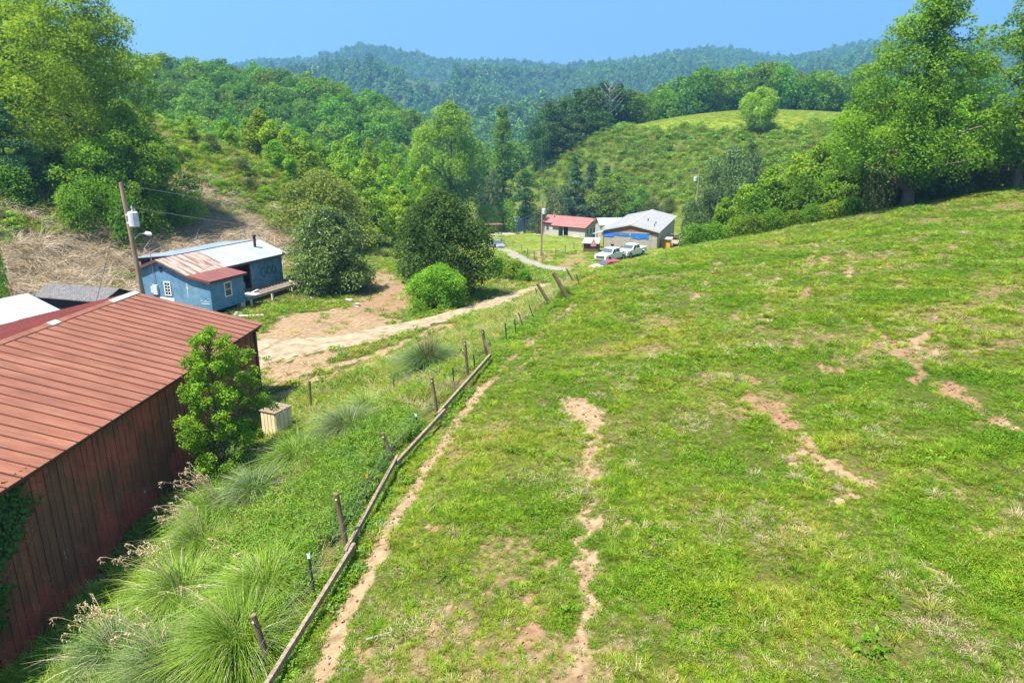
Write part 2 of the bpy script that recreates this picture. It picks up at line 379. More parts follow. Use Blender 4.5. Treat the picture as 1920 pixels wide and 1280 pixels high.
def blades(rng, n, length, width, spread, arch=.6, root=.1, seg=4, flop=.25):
    """n curved tapering grass blades from one root"""
    an = rng.rand(n)*6.283; rr = root*np.sqrt(rng.rand(n)); L = length*(.5+.6*rng.rand(n)); w = width*(.6+.7*rng.rand(n))
    out = spread*(.15+rng.rand(n)); ar = arch*(.4+rng.rand(n))
    P0 = np.stack([rr*np.cos(an), rr*np.sin(an), np.zeros(n)], -1)
    an2 = an + rng.normal(size=n)*.5; dr = np.stack([np.cos(an2), np.sin(an2), np.zeros(n)], -1); sd = np.stack([-np.sin(an2), np.cos(an2), np.zeros(n)], -1)
    tw = rng.normal(size=(n, 1))*.4; sd = unit(sd + tw*np.array([0, 0, 1.]) )
    V = []
    for i in range(seg+1):
        t = i/seg; hor = L*(out*t + ar*flop*t**2.6*1.4); ver = L*(np.sqrt(np.clip(1-(out*.55)**2, .1, 1))*t - ar*.75*t**2.8)
        p = P0 + dr*hor[:, None] + np.array([0, 0, 1.])*ver[:, None]; ww = (w*(1-t**1.5)*.5 + .0008)[:, None]
        V += [p - sd*ww, p + sd*ww]
    V = np.stack(V, 1).reshape(-1, 3); k = 2*(seg+1)
    q = np.array([(2*i, 2*i+1, 2*i+3, 2*i+2) for i in range(seg)])
    Q = (np.arange(n)[:, None, None]*k + q[None]).reshape(-1, 4)
    return V, Q, np.repeat(rng.rand(n), seg)
def merge(parts):
    V = []; Q = []; A = []; o = 0
    for v, q, a in parts: V.append(v); Q.append(q+o); A.append(a); o += len(v)
    return np.concatenate(V), np.concatenate(Q), np.concatenate(A)
_gn = {}
def scatter(name, pts, scl, rot, idx, sources, label, cat, kind='stuff'):
    """one object: points that carry small meshes (geometry nodes)"""
    me = bpy.data.meshes.new(name); n = len(pts); me.vertices.add(n); me.vertices.foreach_set('co', np.asarray(pts, np.float32).ravel())
    if np.ndim(scl) == 1: scl = np.repeat(np.asarray(scl)[:, None], 3, 1)
    a = me.attributes.new('scl', 'FLOAT_VECTOR', 'POINT'); a.data.foreach_set('vector', np.asarray(scl, np.float32).ravel())
    a = me.attributes.new('rot', 'FLOAT_VECTOR', 'POINT'); a.data.foreach_set('vector', np.asarray(rot, np.float32).ravel())
    a = me.attributes.new('pick', 'INT', 'POINT'); a.data.foreach_set('value', np.asarray(idx, np.int32))
    me.update()
    col = bpy.data.collections.new(name + '_kinds')
    for k, (sm, mat) in enumerate(sources):
        if len(sm.materials) == 0: sm.materials.append(mat)
        col.objects.link(bpy.data.objects.new('%s_kind_%02d' % (name, k), sm))
    g = bpy.data.node_groups.new(name, 'GeometryNodeTree')
    g.interface.new_socket('Geometry', in_out='INPUT', socket_type='NodeSocketGeometry'); g.interface.new_socket('Geometry', in_out='OUTPUT', socket_type='NodeSocketGeometry')
    gi = g.nodes.new('NodeGroupInput'); go = g.nodes.new('NodeGroupOutput'); ci = g.nodes.new('GeometryNodeCollectionInfo'); ip = g.nodes.new('GeometryNodeInstanceOnPoints')
    ci.inputs['Collection'].default_value = col; ci.inputs['Separate Children'].default_value = True; ci.inputs['Reset Children'].default_value = True
    ip.inputs['Pick Instance'].default_value = True
    for nm, ty, so in (('scl', 'FLOAT_VECTOR', 'Scale'), ('rot', 'FLOAT_VECTOR', 'Rotation'), ('pick', 'INT', 'Instance Index')):
        na = g.nodes.new('GeometryNodeInputNamedAttribute'); na.data_type = ty; na.inputs['Name'].default_value = nm
        g.links.new(na.outputs['Attribute'], ip.inputs[so])
    g.links.new(gi.outputs[0], ip.inputs['Points']); g.links.new(ci.outputs[0], ip.inputs['Instance']); g.links.new(ip.outputs[0], go.inputs[0])
    o = link(name, me); md = o.modifiers.new('scatter', 'NODES'); md.node_group = g
    return tag(o, label, cat, kind=kind)

# ---------------------------------------------------------------- where earth, straw and tracks lie on the ground (world metres)
def gpath(pts): return np.array([at(*p) for p in pts])
def dist_poly(x, y, P):
    d = np.full(x.shape, 1e9)
    for a, b in zip(P[:-1], P[1:]):
        ab = b[:2]-a[:2]; L2 = (ab**2).sum()+1e-9
        t = np.clip(((x-a[0])*ab[0] + (y-a[1])*ab[1])/L2, 0, 1)
        d = np.minimum(d, np.hypot(x-a[0]-t*ab[0], y-a[1]-t*ab[1]))
    return d
def inside(x, y, P):
    r = np.zeros(x.shape, bool); n = len(P); j = n-1
    for i in range(n):
        xi, yi, xj, yj = P[i][0], P[i][1], P[j][0], P[j][1]
        r ^= ((yi > y) != (yj > y)) & (x < (xj-xi)*(y-yi)/(yj-yi+1e-12)+xi); j = i
    return r
FENCE = gpath([(478,1330),(500,1285),(655,1040),(742,868),(825,782),(880,720),(914,676),(958,628),(1000,598),(1050,562),(1075,545),(1100,525)])
COWPATH = gpath([(570,1330),(602,1270),(650,1150),(690,1075),(735,985),(790,895),(850,805),(885,750),(930,700),(985,650),(1040,600),(1078,570)])
STROKES = [  # (image points, half width m, kind 0 tan 1 red)
 ([(1085,1330),(1090,1250),(1085,1160),(1100,1110),(1098,1070),(1090,1020),(1105,960),(1115,900)], .26, 0),
 ([(1115,905),(1120,850),(1115,800)], .3, 0), ([(1105,790),(1100,765),(1075,752)], .7, 0),
 ([(1000,1190),(1000,1150),(1010,1120)], .28, 1), ([(690,1225),(700,1180)], .16, 1), ([(840,1175),(825,1130)], .12, 0),
 ([(1400,745),(1440,765),(1480,800)], .55, 1), ([(1480,800),(1510,830),(1560,870),(1620,900)], .28, 0), ([(1400,705),(1420,712)], .3, 2),
 ([(1630,955),(1645,965)], .18, 0), ([(1780,720),(1800,740),(1850,775)], .45, 1), ([(1850,775),(1890,800),(1940,830)], .3, 0), ([(1725,685),(1730,720)], .25, 1),
 ([(1530,680),(1570,700)], .22, 1), ([(1500,655),(1490,630)], .2, 1), ([(1655,480),(1665,500)], .45, 1), ([(1685,520),(1695,545)], .4, 1), ([(1545,480),(1550,495)], .45, 1),
 ([(1780,460),(1790,465)], .6, 1), ([(1890,575),(1920,585)], .5, 1), ([(1610,600),(1680,650),(1700,665)], .25, 1), ([(1660,640),(1760,660),(1860,650)], .14, 0),
 ([(1020,1070),(1040,1040),(1045,1000)], .14, 1), ([(800,1000),(812,980)], .14, 2), ([(1160,1010),(1170,985)], .2, 0), ([(1500,560),(1520,540)], .4, 1), ([(980,690),(1000,668),(1012,655)], .16, 1),
 ([(1590,920),(1560,935)], .22, 0), ([(1770,940),(1800,925)], .22, 0), ([(1830,990),(1850,1000)], .22, 0), ([(1790,1080),(1760,1075)], .2, 0), ([(1560,1205),(1550,1190)], .15, 1),
 ([(1500,870),(1470,850)], .22, 0), ([(1330,700),(1310,720)], .2, 1), ([(1120,560),(1150,545),(1200,525)], .18, 0), ([(1050,580),(1075,568)], .3, 0), ([(1400,515),(1430,490)], .4, 0), ([(1310,560),(1350,490)], .25, 0),
 ([(1430,600),(1440,560),(1455,520)], .3, 0), ([(1510,510),(1520,480),(1525,455)], .45, 0), ([(1590,520),(1595,470)], .4, 0), ([(1720,640),(1740,625)], .3, 0),
]
STROKES = [(gpath(p), w, k) for p, w, k in STROKES]
ROAD = gpath([(430,672),(500,655),(560,648),(640,641),(720,622),(800,603),(880,583),(950,559),(1000,543),(1040,530)])
TRACK = gpath([(490,742),(560,712),(640,688),(700,672),(760,650),(830,615)])
BARE = [gpath(p) for p in ([(470,640),(540,590),(640,575),(700,590),(760,600),(700,625),(600,650),(480,690)],
                           [(660,560),(690,520),(725,505),(770,540),(775,575),(720,592),(650,590)],
                           [(490,690),(560,665),(640,655),(600,690),(500,715)],
                           [(950,440),(970,430),(985,428),(960,442)],
                           [(1035,505),(1060,480),(1098,472),(1105,490),(1060,512)],
                           [(985,480),(1000,470),(1035,472),(1040,490),(1010,492)])]
DRYBANK = np.array([(-70,20),(-47,20),(-30.5,20),(-31.5,34),(-33.5,44),(-34.5,54),(-33,64),(-28,76),(-25,86),(-29,88),(-36,82),(-39.5,70),(-41,58),(-42,45),(-45,34),(-60,26)], float)
UPB = gpath([(1330,244),(1400,249),(1480,246),(1545,229),(1600,222)]); UPPER = np.concatenate([[(37, 234), (39, 227), (46, 221), (56, 216)], UPB[:, :2], [(190, 262), (40, 262)]])
print('UPPER', UPPER.round(0).tolist())
def masks(x, y):
    wx = x + (fbm(x*1.6, y*1.6, 3)-.5)*.9; wy = y + (fbm(x*1.6+40, y*1.6+11, 3)-.5)*.9
    fine = (fbm(x*5+3, y*5, 3)-.5)
    dirt = np.zeros(x.shape); red = np.zeros(x.shape)
    near = (np.abs(x) < 60) & (y < 80) & (y > 0); X, Y, FX, FY, fn = x[near], y[near], wx[near], wy[near], fine[near]
    dn = np.zeros(X.shape); rn = np.zeros(X.shape)
    d = dist_poly(X + (FX-X)*.35, Y + (FY-Y)*.35, COWPATH); dn = np.maximum(dn, (1-sstep(.14, .36, d+fn*.3))*(1-.45*sstep(21, 25, Y)*(fbm(X*.4, Y*.35+4, 2) > .42)))
    for P, w, k in STROKES:
        d = dist_poly(FX, FY, P); far_ = P[0][1] > 26; m = (1-sstep(w*.4, w*1.1, d+fn*.6*min(1, w*3)))*(.72 if far_ and k == 0 else .86 if far_ else .95)
        dn = np.maximum(dn, m); rn = np.maximum(rn, m*(0, .75, 1)[k])
    d = dist_poly(FX, FY, TRACK); dn = np.maximum(dn, np.maximum(1-sstep(.2, .7, np.abs(d-.75)+fn), 0)*.85)
    wear = (Y < 75)*(X > -3)*np.clip((fbm(X*.4+21, Y*.28+5, 4)-.5)*3.4, 0, .52); rn = np.maximum(rn, (wear > dn)*.35); dn = np.maximum(dn, wear)
    dirt[near] = dn; red[near] = rn
    for i, P in enumerate(BARE):
        m = inside(x + (wx-x)*2.2, y + (wy-y)*2.2, P)*(.55+.6*np.clip(.5+fine*2.5, 0, 1)); dirt = np.maximum(dirt, np.minimum(m, 1)); red = np.maximum(red, m*(.45 if i in (1, 4) else .1))
    dry = inside(x + (wx-x)*3, y + (wy-y)*3, DRYBANK).astype(float)
    sl = ((x < -24) & (y > 20) & (y < 135) & (x > -95)).astype(float)*np.clip((fbm(x/7, y/7, 3)-.5)*4, 0, .55)
    return np.clip(dirt, 0, 1), np.clip(red, 0, 1), np.maximum(dry, sl*(1-dry))

# ---------------------------------------------------------------- ground sheet, road, mountains
def lines(segs):
    out = [segs[0][0]]
    for a, b, st in segs:
        n = max(1, int(round((b-a)/st))); out += list(a + (b-a)*np.arange(1, n+1)/n)
    return np.array(out)
gx = lines([(-400,-150,10),(-150,-60,2.5),(-60,-16,.7),(-16,24,.17),(24,60,.5),(60,150,2.2),(150,400,10)])
gy = lines([(-30,4,2),(4,34,.17),(34,66,.36),(66,135,.8),(135,260,2),(260,440,6)])
def sheet(name, gx, gy, mat, label, zone=True, smooth=True):
    X, Y = np.meshgrid(gx, gy); x, y = X.ravel(), Y.ravel(); z = H(x, y)
    nx, ny = len(gx), len(gy); i = np.arange(nx-1)[None] + np.arange(ny-1)[:, None]*nx
    Q = np.stack([i, i+1, i+1+nx, i+nx], -1).reshape(-1, 4)
    if zone:
        d, r, s = masks(x, y); z -= d*.03
    me = raw_mesh(name, np.stack([x, y, z], -1), Q, smooth=smooth)
    if zone:
        a = me.color_attributes.new('zone', 'FLOAT_COLOR', 'POINT'); a.data.foreach_set('color', np.stack([d, r, s, np.maximum(.5*sstep(75, 105, y)*(z < 30), 1.0*(inside(x, y, UPPER) if 'UPPER' in globals() else 0))], -1).astype(np.float32).ravel())
    o = link(name, me, mat); return tag(o, label, kind='structure')
m, n, l, b = newmat('ground')
v = mapped(n, l, 'World')
za = n.new('ShaderNodeAttribute'); za.attribute_name = 'zone'; zs = n.new('ShaderNodeSeparateColor'); l.new(za.outputs['Color'], zs.inputs[0])
t1 = noise_node(n, l, v, .22, 6); r1 = ramp(n, [(.3, (.045, .06, .014)), (.48, (.075, .085, .02)), (.62, (.11, .1, .035)), (.78, (.16, .125, .06))]); l.new(t1.outputs[0], r1.inputs[0])
t2 = noise_node(n, l, v, 9, 6, .7); r2 = ramp(n, [(.3, (.55, .55, .5)), (.7, (1.3, 1.25, 1.1))]); l.new(t2.outputs[0], r2.inputs[0])
rg4 = ramp(n, [(0, (0, 0, 0)), (.5, (.75, .75, .75)), (1, (1, 1, 1))]); l.new(za.outputs['Alpha'], rg4.inputs[0])
rc4 = ramp(n, [(.5, (.115, .165, .024)), (1, (.2, .26, .03))]); l.new(za.outputs['Alpha'], rc4.inputs[0])
gcol = mixc(n, l, 1, mixc(n, l, rg4.outputs[0], r1.outputs[0], rc4.outputs[0]), r2.outputs[0], 'MULTIPLY')
t3 = noise_node(n, l, v, 3.5, 8, .7); r3 = ramp(n, [(.3, (.14, .088, .05)), (.5, (.26, .178, .1)), (.7, (.35, .262, .165))]); l.new(t3.outputs[0], r3.inputs[0])
r4 = ramp(n, [(.3, (.11, .05, .027)), (.5, (.2, .105, .058)), (.7, (.28, .165, .1))]); l.new(t3.outputs[0], r4.inputs[0])
dcol = mixc(n, l, zs.outputs[1], r3.outputs[0], r4.outputs[0])
r5 = ramp(n, [(.3, (.1, .07, .045)), (.5, (.22, .165, .11)), (.72, (.34, .27, .19))]); t5 = noise_node(n, l, mapped(n, l, 'World', (1.6, 1.6, 5)), 1.7, 8, .75, 1.2); l.new(t5.outputs[0], r5.inputs[0])
def gritty(sock, sc, amp, gain):
    t = noise_node(n, l, v, sc, 8, .75); a = n.new('ShaderNodeMath'); a.operation = 'MULTIPLY_ADD'; a.inputs[1].default_value = amp; l.new(t.outputs[0], a.inputs[0]); l.new(sock, a.inputs[2])
    q = n.new('ShaderNodeMath'); q.operation = 'MULTIPLY_ADD'; q.use_clamp = True; q.inputs[1].default_value = gain; q.inputs[2].default_value = .5-gain*(.5+amp*.5); l.new(a.outputs[0], q.inputs[0]); return q.outputs[0]
c1 = mixc(n, l, gritty(zs.outputs[2], 1.2, .9, 2.5), gcol, r5.outputs[0]); c2 = mixc(n, l, gritty(zs.outputs[0], 6, 1.1, 3.0), c1, dcol)
l.new(c2, b.inputs['Base Color']); b.inputs['Roughness'].default_value = .95; b.inputs['Specular IOR Level'].default_value = .1
bp = n.new('ShaderNodeBump'); bp.inputs['Strength'].default_value = .7; bp.inputs['Distance'].default_value = .06
t6 = noise_node(n, l, v, 6, 8, .7); l.new(t6.outputs[0], bp.inputs['Height']); l.new(bp.outputs[0], b.inputs['Normal'])
M['ground'] = m
sheet('ground', gx, gy, M['ground'], 'grassy hillside and valley floor with bare red earth patches')
M['forest_floor'] = nmat('forest_floor', [(.35, (.025, .05, .016)), (.65, (.06, .1, .03))], .03, 8, .95, kind='World')
sheet('mountain', lines([(-3200,3200,32)]), lines([(440,2000,26),(2000,4200,110)]), M['forest_floor'], 'forested blue mountains closing the valley', zone=False)

M['road'] = nmat('road', [(.3, (.17, .115, .068)), (.5, (.285, .22, .138)), (.7, (.36, .295, .205))], 1.6, 9, .95, .5, 14, kind='World')
M['gravel'] = nmat('gravel', [(.3, (.18, .15, .12)), (.5, (.25, .22, .18)), (.7, (.32, .29, .25))], 2.5, 9, .95, .5, 18, kind='World')
M['asphalt'] = nmat('asphalt', [(.3, (.22, .215, .21)), (.7, (.32, .31, .3))], 1.5, 9, .9, .2, 18, kind='World')
def strip(name, P, halfw, mat, label, lift=.05, jag=.35, seed=0):
    P = np.asarray(P); seg = np.hypot(*(P[1:, :2]-P[:-1, :2]).T); s = np.r_[0, np.cumsum(seg)]; N = max(12, int(s[-1]/.3))
    t = np.linspace(0, s[-1], N); X = np.interp(t, s, P[:, 0]); Y = np.interp(t, s, P[:, 1])
    k = np.hanning(15); k /= k.sum(); Xs = np.convolve(np.pad(X, 7, 'edge'), k, 'valid'); Ys = np.convolve(np.pad(Y, 7, 'edge'), k, 'valid')
    tx, ty = np.gradient(Xs), np.gradient(Ys); L = np.hypot(tx, ty)+1e-9; nx, ny = -ty/L, tx/L
    hw = halfw if np.isscalar(halfw) else np.interp(t, s, halfw)
    cols = 9; V = []
    for j in range(cols):
        u = -1+2*j/(cols-1); jit = (fbm(t*1.3+seed*13+j*3.7, t*0+j, 3)-.5)*jag*(abs(u) == 1)*2
        o = u*(hw + jit); x = Xs+nx*o; y = Ys+ny*o
        V.append(np.stack([x, y, H(x, y) + lift - (abs(u) == 1)*(lift+.03)], -1))
    V = np.stack(V, 1).reshape(-1, 3); i = np.arange(cols-1)[None] + np.arange(N-1)[:, None]*cols
    Q = np.stack([i, i+1, i+1+cols, i+cols], -1).reshape(-1, 4)
    return tag(link(name, raw_mesh(name, V, Q, smooth=True), mat), label, kind='structure')
strip('dirt_road', ROAD, [2.9,2.4,2.0,1.7,1.6,1.5,1.5,1.5,1.6,1.9], M['road'], 'pale dirt road curving down the valley', seed=1, jag=.7)
LANE = gpath([(1078,508),(1050,508),(1020,501),(1000,496),(975,485),(950,471),(935,464),(915,457)])
strip('gravel_lane', LANE, [2.6,2.6,2.2,1.8,1.5,1.5,1.5,1.5], M['gravel'], 'gravel lane bending back to the far houses', seed=2, jag=.5, lift=.08)
strip('driveway', gpath([(938,442),(958,434),(975,428),(992,420)]), [1.6,1.8,2,2.2], M['asphalt'], 'pale driveway joining the far paved road', seed=3, jag=.15, lift=.1)
strip('paved_road', gpath([(950,413),(985,415),(1012,417),(1040,414)]), 1.7, M['asphalt'], 'paved road beyond the red roofed house', seed=4, jag=.1, lift=.14)
strip('concrete_path', gpath([(920,441),(960,438),(1000,439),(1040,442),(1085,446)]), .9, M['concrete'], 'pale path along the front of the red roofed house', seed=5, jag=.25, lift=.1)
#@@BUILDINGS
# ---------------------------------------------------------------- building materials
def metal_roof(name, stops, sc, rough=.45, spec=.5, streak=(6, .35, 6)):
    m, n, l, b = newmat(name); v = mapped(n, l, 'Object', streak); t = noise_node(n, l, v, sc, 7, .65, .4); r = ramp(n, stops)
    v2 = mapped(n, l, 'Object'); t2 = noise_node(n, l, v2, .6, 4); r2 = ramp(n, [(.3, (.86, .86, .86)), (.7, (1.12, 1.1, 1.08))]); l.new(t2.outputs[0], r2.inputs[0])
    l.new(t.outputs[0], r.inputs[0]); l.new(mixc(n, l, 1, r.outputs[0], r2.outputs[0], 'MULTIPLY'), b.inputs['Base Color'])
    b.inputs['Roughness'].default_value = rough; b.inputs['Specular IOR Level'].default_value = spec
    t3 = noise_node(n, l, v2, 1.3, 3); bp = n.new('ShaderNodeBump'); bp.inputs['Strength'].default_value = .25; bp.inputs['Distance'].default_value = .03
    l.new(t3.outputs[0], bp.inputs['Height']); l.new(bp.outputs[0], b.inputs['Normal'])
    return m
M['box_cream'] = nmat('box_cream', [(.3, (.62, .5, .3)), (.7, (.78, .66, .43))], 2, 5, .8)
M['barn_roof'] = metal_roof('barn_roof', [(.2, (.12, .038, .018)), (.42, (.2, .07, .032)), (.6, (.25, .098, .05)), (.82, (.32, .165, .1))], 1.2, .42, .5, (.45, 3, 1))
M['barn_roof_back'] = metal_roof('barn_roof_back', [(.3, (.17, .035, .03)), (.7, (.27, .07, .055))], 2, .5)
m, n, l, b = newmat('barn_wall'); M['barn_wall'] = m
v = mapped(n, l, 'Object', (1, .8, .6)); t = noise_node(n, l, v, .8, 5, .65); r = ramp(n, [(.3, (.17, .066, .036)), (.48, (.21, .074, .04)), (.54, (.33, .075, .042)), (.64, (.4, .095, .055)), (.7, (.22, .095, .054))])
l.new(t.outputs[0], r.inputs[0])
v2 = mapped(n, l, 'Object', (1, 3, .7)); t2 = noise_node(n, l, v2, 1.2, 8, .75); r2 = ramp(n, [(.25, (.62, .6, .58)), (.6, (1.1, 1.08, 1.05)), (.8, (1.45, 1.35, 1.25))]); l.new(t2.outputs[0], r2.inputs[0])
col = mixc(n, l, 1, r.outputs[0], r2.outputs[0], 'MULTIPLY')
tc = n.new('ShaderNodeTexCoord'); sp = n.new('ShaderNodeSeparateXYZ'); l.new(tc.outputs['Object'], sp.inputs[0])
low = n.new('ShaderNodeMapRange'); low.inputs['From Min'].default_value = 2.6; low.inputs['From Max'].default_value = .2; l.new(sp.outputs[2], low.inputs[0])
t4 = noise_node(n, l, mapped(n, l, 'Object', (1, 7, 1.6)), 1.3, 8, .8); r4 = ramp(n, [(.6, (0, 0, 0)), (.68, (1, 1, 1))]); l.new(t4.outputs[0], r4.inputs[0])
mm = n.new('ShaderNodeMath'); mm.operation = 'MULTIPLY'; l.new(low.outputs[0], mm.inputs[0]); l.new(r4.outputs[0], mm.inputs[1])
l.new(mixc(n, l, mm.outputs[0], col, (.5, .47, .45)), b.inputs['Base Color']); b.inputs['Roughness'].default_value = .75
M['barn_trim'] = nmat('barn_trim', [(.3, (.06, .03, .02)), (.7, (.16, .06, .045))], 3, 6, .85)
M['pale_metal'] = flat('pale_metal', (.36, .355, .335), .5, 0, .4, .12)
m, n, l, b = newmat('blue_paint'); M['blue_paint'] = m
v = mapped(n, l); t = noise_node(n, l, v, 1.4, 7, .7); r = ramp(n, [(.28, (.06, .15, .24)), (.5, (.1, .225, .34)), (.72, (.17, .3, .41))]); l.new(t.outputs[0], r.inputs[0])
t2 = noise_node(n, l, mapped(n, l, 'Object', (3, 3, .8)), 2.2, 9, .8); r2 = ramp(n, [(.66, (0, 0, 0)), (.74, (.8, .8, .8))]); l.new(t2.outputs[0], r2.inputs[0])
l.new(mixc(n, l, r2.outputs[0], r.outputs[0], (.42, .47, .5)), b.inputs['Base Color']); b.inputs['Roughness'].default_value = .8
M['silver_roof'] = metal_roof('silver_roof', [(.25, (.24, .26, .28)), (.5, (.34, .355, .375)), (.8, (.43, .44, .455))], 1.2, .4, .5, (.4, 5, 1))
M['rust_roof'] = metal_roof('rust_roof', [(.3, (.15, .065, .04)), (.45, (.25, .14, .095)), (.55, (.38, .32, .27)), (.72, (.44, .4, .36))], 1.1, .6, .4, (.35, 2.6, 1))
M['red_roof'] = metal_roof('red_roof', [(.25, (.15, .05, .038)), (.55, (.22, .08, .062)), (.8, (.28, .13, .11))], 1.2, .5, .4, (.5, 4, 1))
M['slate_roof'] = metal_roof('slate_roof', [(.3, (.2, .26, .33)), (.7, (.3, .37, .44))], 1.2, .4)
M['shingle'] = None
m, n, l, b = newmat('shingle'); M['shingle'] = m
br = n.new('ShaderNodeTexBrick'); l.new(mapped(n, l, 'Object', (1, 1, 1)), br.inputs['Vector']); br.inputs['Scale'].default_value = 3.2
br.inputs['Color1'].default_value = (.1, .095, .1, 1); br.inputs['Color2'].default_value = (.2, .185, .18, 1); br.inputs['Mortar'].default_value = (.03, .03, .03, 1); br.inputs['Mortar Size'].default_value = .03
l.new(br.outputs[0], b.inputs['Base Color']); b.inputs['Roughness'].default_value = .95
M['charcoal'] = flat('charcoal', (.035, .035, .04), .85)
M['siding'] = flat('siding', (.4, .35, .285), .7)
M['pale_siding'] = flat('pale_siding', (.46, .42, .36), .7)
M['brown_board'] = nmat('brown_board', [(.3, (.22, .1, .05)), (.7, (.36, .18, .09))], 2, 6, .85)
M['blue_wrap'] = nmat('blue_wrap', [(.3, (.015, .13, .55)), (.7, (.04, .24, .75))], 3, 5, .5)
M['gray_roof'] = metal_roof('gray_roof', [(.3, (.27, .265, .265)), (.7, (.355, .35, .35))], 1, .45, .5, (.3, 4, 1))
M['coral_roof'] = metal_roof('coral_roof', [(.3, (.3, .1, .09)), (.7, (.38, .145, .13))], 1, .5, .4, (.3, 4, 1))
M['brown_trim'] = flat('brown_trim', (.12, .06, .04), .8)
M['deck_wood'] = nmat('deck_wood', [(.3, (.24, .18, .13)), (.7, (.42, .33, .25))], 4, 6, .9, .3)
M['yellow'] = flat('yellow', (.68, .34, .03), .6)
M['black_spray'] = flat('black_spray', (.01, .012, .025), .6)
M['car_white'] = flat('car_white', (.78, .78, .78), .22, 0, .6, .03)
M['car_silver'] = flat('car_silver', (.3, .32, .35), .25, .3, .6, .03)
M['car_red'] = flat('car_red', (.4, .04, .035), .3, 0, .6, .05)
M['lamp_glass'] = flat('lamp_glass', (.6, .6, .58), .1, 0, .8)
M['pink_sign'] = flat('pink_sign', (.6, .2, .18), .6)

def roof_slab(name, x0, z0, x1, z1, y0, y1, th, mat, parent, seam=.0, sh=.04, sw=.05):
    """sloping metal sheet from (x0,z0) to (x1,z1) along y0..y1 with raised seams"""
    mb = MB(); mb.extr([(x0, y0, z0), (x1, y0, z1), (x1, y0, z1-th), (x0, y0, z0-th)], (0, y1-y0, 0))
    if seam:
        y = y0+.02
        while y < y1:
            mb.extr([(x0, y, z0-.001), (x1, y, z1-.001), (x1, y, z1+sh), (x0, y, z0+sh)], (0, sw, 0)); y += seam
    return mb.build(name, mat, parent)
def window(parent, pos, w, h, axis='x', bars=(0, 0), frame=M['white'], ft=.07, glass=M['glass'], sgn=1):
    """window on a wall facing local +x/-x ('x') or +y/-y ('y'); pos = lower centre on the wall face"""
    x, y, z = pos
    def bx(mb, a0, a1, z0, z1, d0, d1):
        if axis == 'x': mb.b2(x+sgn*d0, x+sgn*d1, y+a0, y+a1, z+z0, z+z1)
        else: mb.b2(x+a0, x+a1, y+sgn*d0, y+sgn*d1, z+z0, z+z1)
    f = MB()
    bx(f, -w/2-ft, -w/2, -ft, h+ft, .003, .06); bx(f, w/2, w/2+ft, -ft, h+ft, .003, .06)
    bx(f, -w/2, w/2, -ft, 0, .003, .06); bx(f, -w/2, w/2, h, h+ft, .003, .06)
    for i in range(bars[0]): a = -w/2 + w*(i+1)/(bars[0]+1); bx(f, a-.014, a+.014, 0, h, .02, .045)
    for i in range(bars[1]): a = h*(i+1)/(bars[1]+1); bx(f, -w/2, w/2, a-.016, a+.016, .018, .047)
    fo = f.build('window', frame, parent)
    g = MB(); bx(g, -w/2, w/2, 0, h, .005, .015); g.build('pane', glass, fo)
    return fo

# ---------------------------------------------------------------- red barn
barn = empty('barn', (-19.59, 16.21, -12.5), R(-2.9), 'long rusty red metal barn with standing seam roof beside the tall grass', 'barn')
hs, rise, ev, y0, y1 = 6.31, 1.51, 3.75, -10, 17.1
wb = MB()
for sx in (1, -1): wb.b2(sx*5.9-.03, sx*5.9+.03, y0+.3, y1-.45, -2.2, 3.7)
for k in range(48):
    y = y0+.4+k*.55
    if y < y1-.6: wb.b2(5.93, 5.965, y, y+.07, -2.2, 3.68); wb.b2(5.93, 5.945, y+.25, y+.29, -2.2, 3.68)
for yy in (y0+.3, y1-.48):
    wb.extr([(-5.87, yy, -2.2), (5.87, yy, -2.2), (5.87, yy, 3.7), (0, yy, 5.1), (-5.87, yy, 3.7)], (0, .03, 0))
wb.build('wall', M['barn_wall'], barn)
roof_slab('roof', .02, ev+rise, hs, ev, y0, y1, .035, M['barn_roof'], barn)
M['seam_rust_shade'] = nmat('seam_rust_shade', [(.3, (.07, .022, .015)), (.7, (.14, .045, .03))], 2, 5, .7)  # dark rust tone; the shade along the seams is put into this colour
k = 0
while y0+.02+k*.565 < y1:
    y = y0+.02+k*.565+.02*math.sin(k*2.3); mb = MB(); mb.extr([(.02, y, ev+rise-.001), (hs, y, ev-.001), (hs, y, ev+.03), (.02, y, ev+rise+.03)], (0, .045, 0)); mb.build('seam', M['seam_rust_shade'], barn); k += 1
roof_slab('roof', -.02, ev+rise, -hs, ev, y0, y1, .035, M['barn_roof_back'], barn, .3, .03, .05)
cp = MB(); cp.extr([(-.22, y0, ev+rise-.02), (0, y0, ev+rise+.07), (.22, y0, ev+rise-.02), (0, y0, ev+rise+.045)], (0, y1-y0, 0)); cp.build('ridge_cap', M['barn_roof'], barn)
for a, bb in ((14.9, 17.05), (10.8, 11.35)):
    cp = MB(); cp.extr([(-.25, a, ev+rise-.015), (0, a, ev+rise+.1), (.25, a, ev+rise-.015), (0, a, ev+rise+.075)], (0, bb-a, 0)); cp.build('ridge_patch', M['pale_metal'], barn)
fa = MB(); fa.b2(6.2, 6.24, y0, y1-.02, ev-.16, ev-.03)
for k in range(40):
    y = y0+.5+k*.7
    if y < y1: fa.b2(5.95, 6.2, y, y+.05, ev-.15, ev-.05)
fa.b2(5.5, 6.2, y1-.5, y1-.35, ev-.3, ev-.1)
fa.build('fascia', M['barn_trim'], barn)
po = MB(); po.b2(5.86, 6.02, y1-.44, y1-.28, -.8, ev-.1); po.build('corner_post', M['barn_trim'], barn)

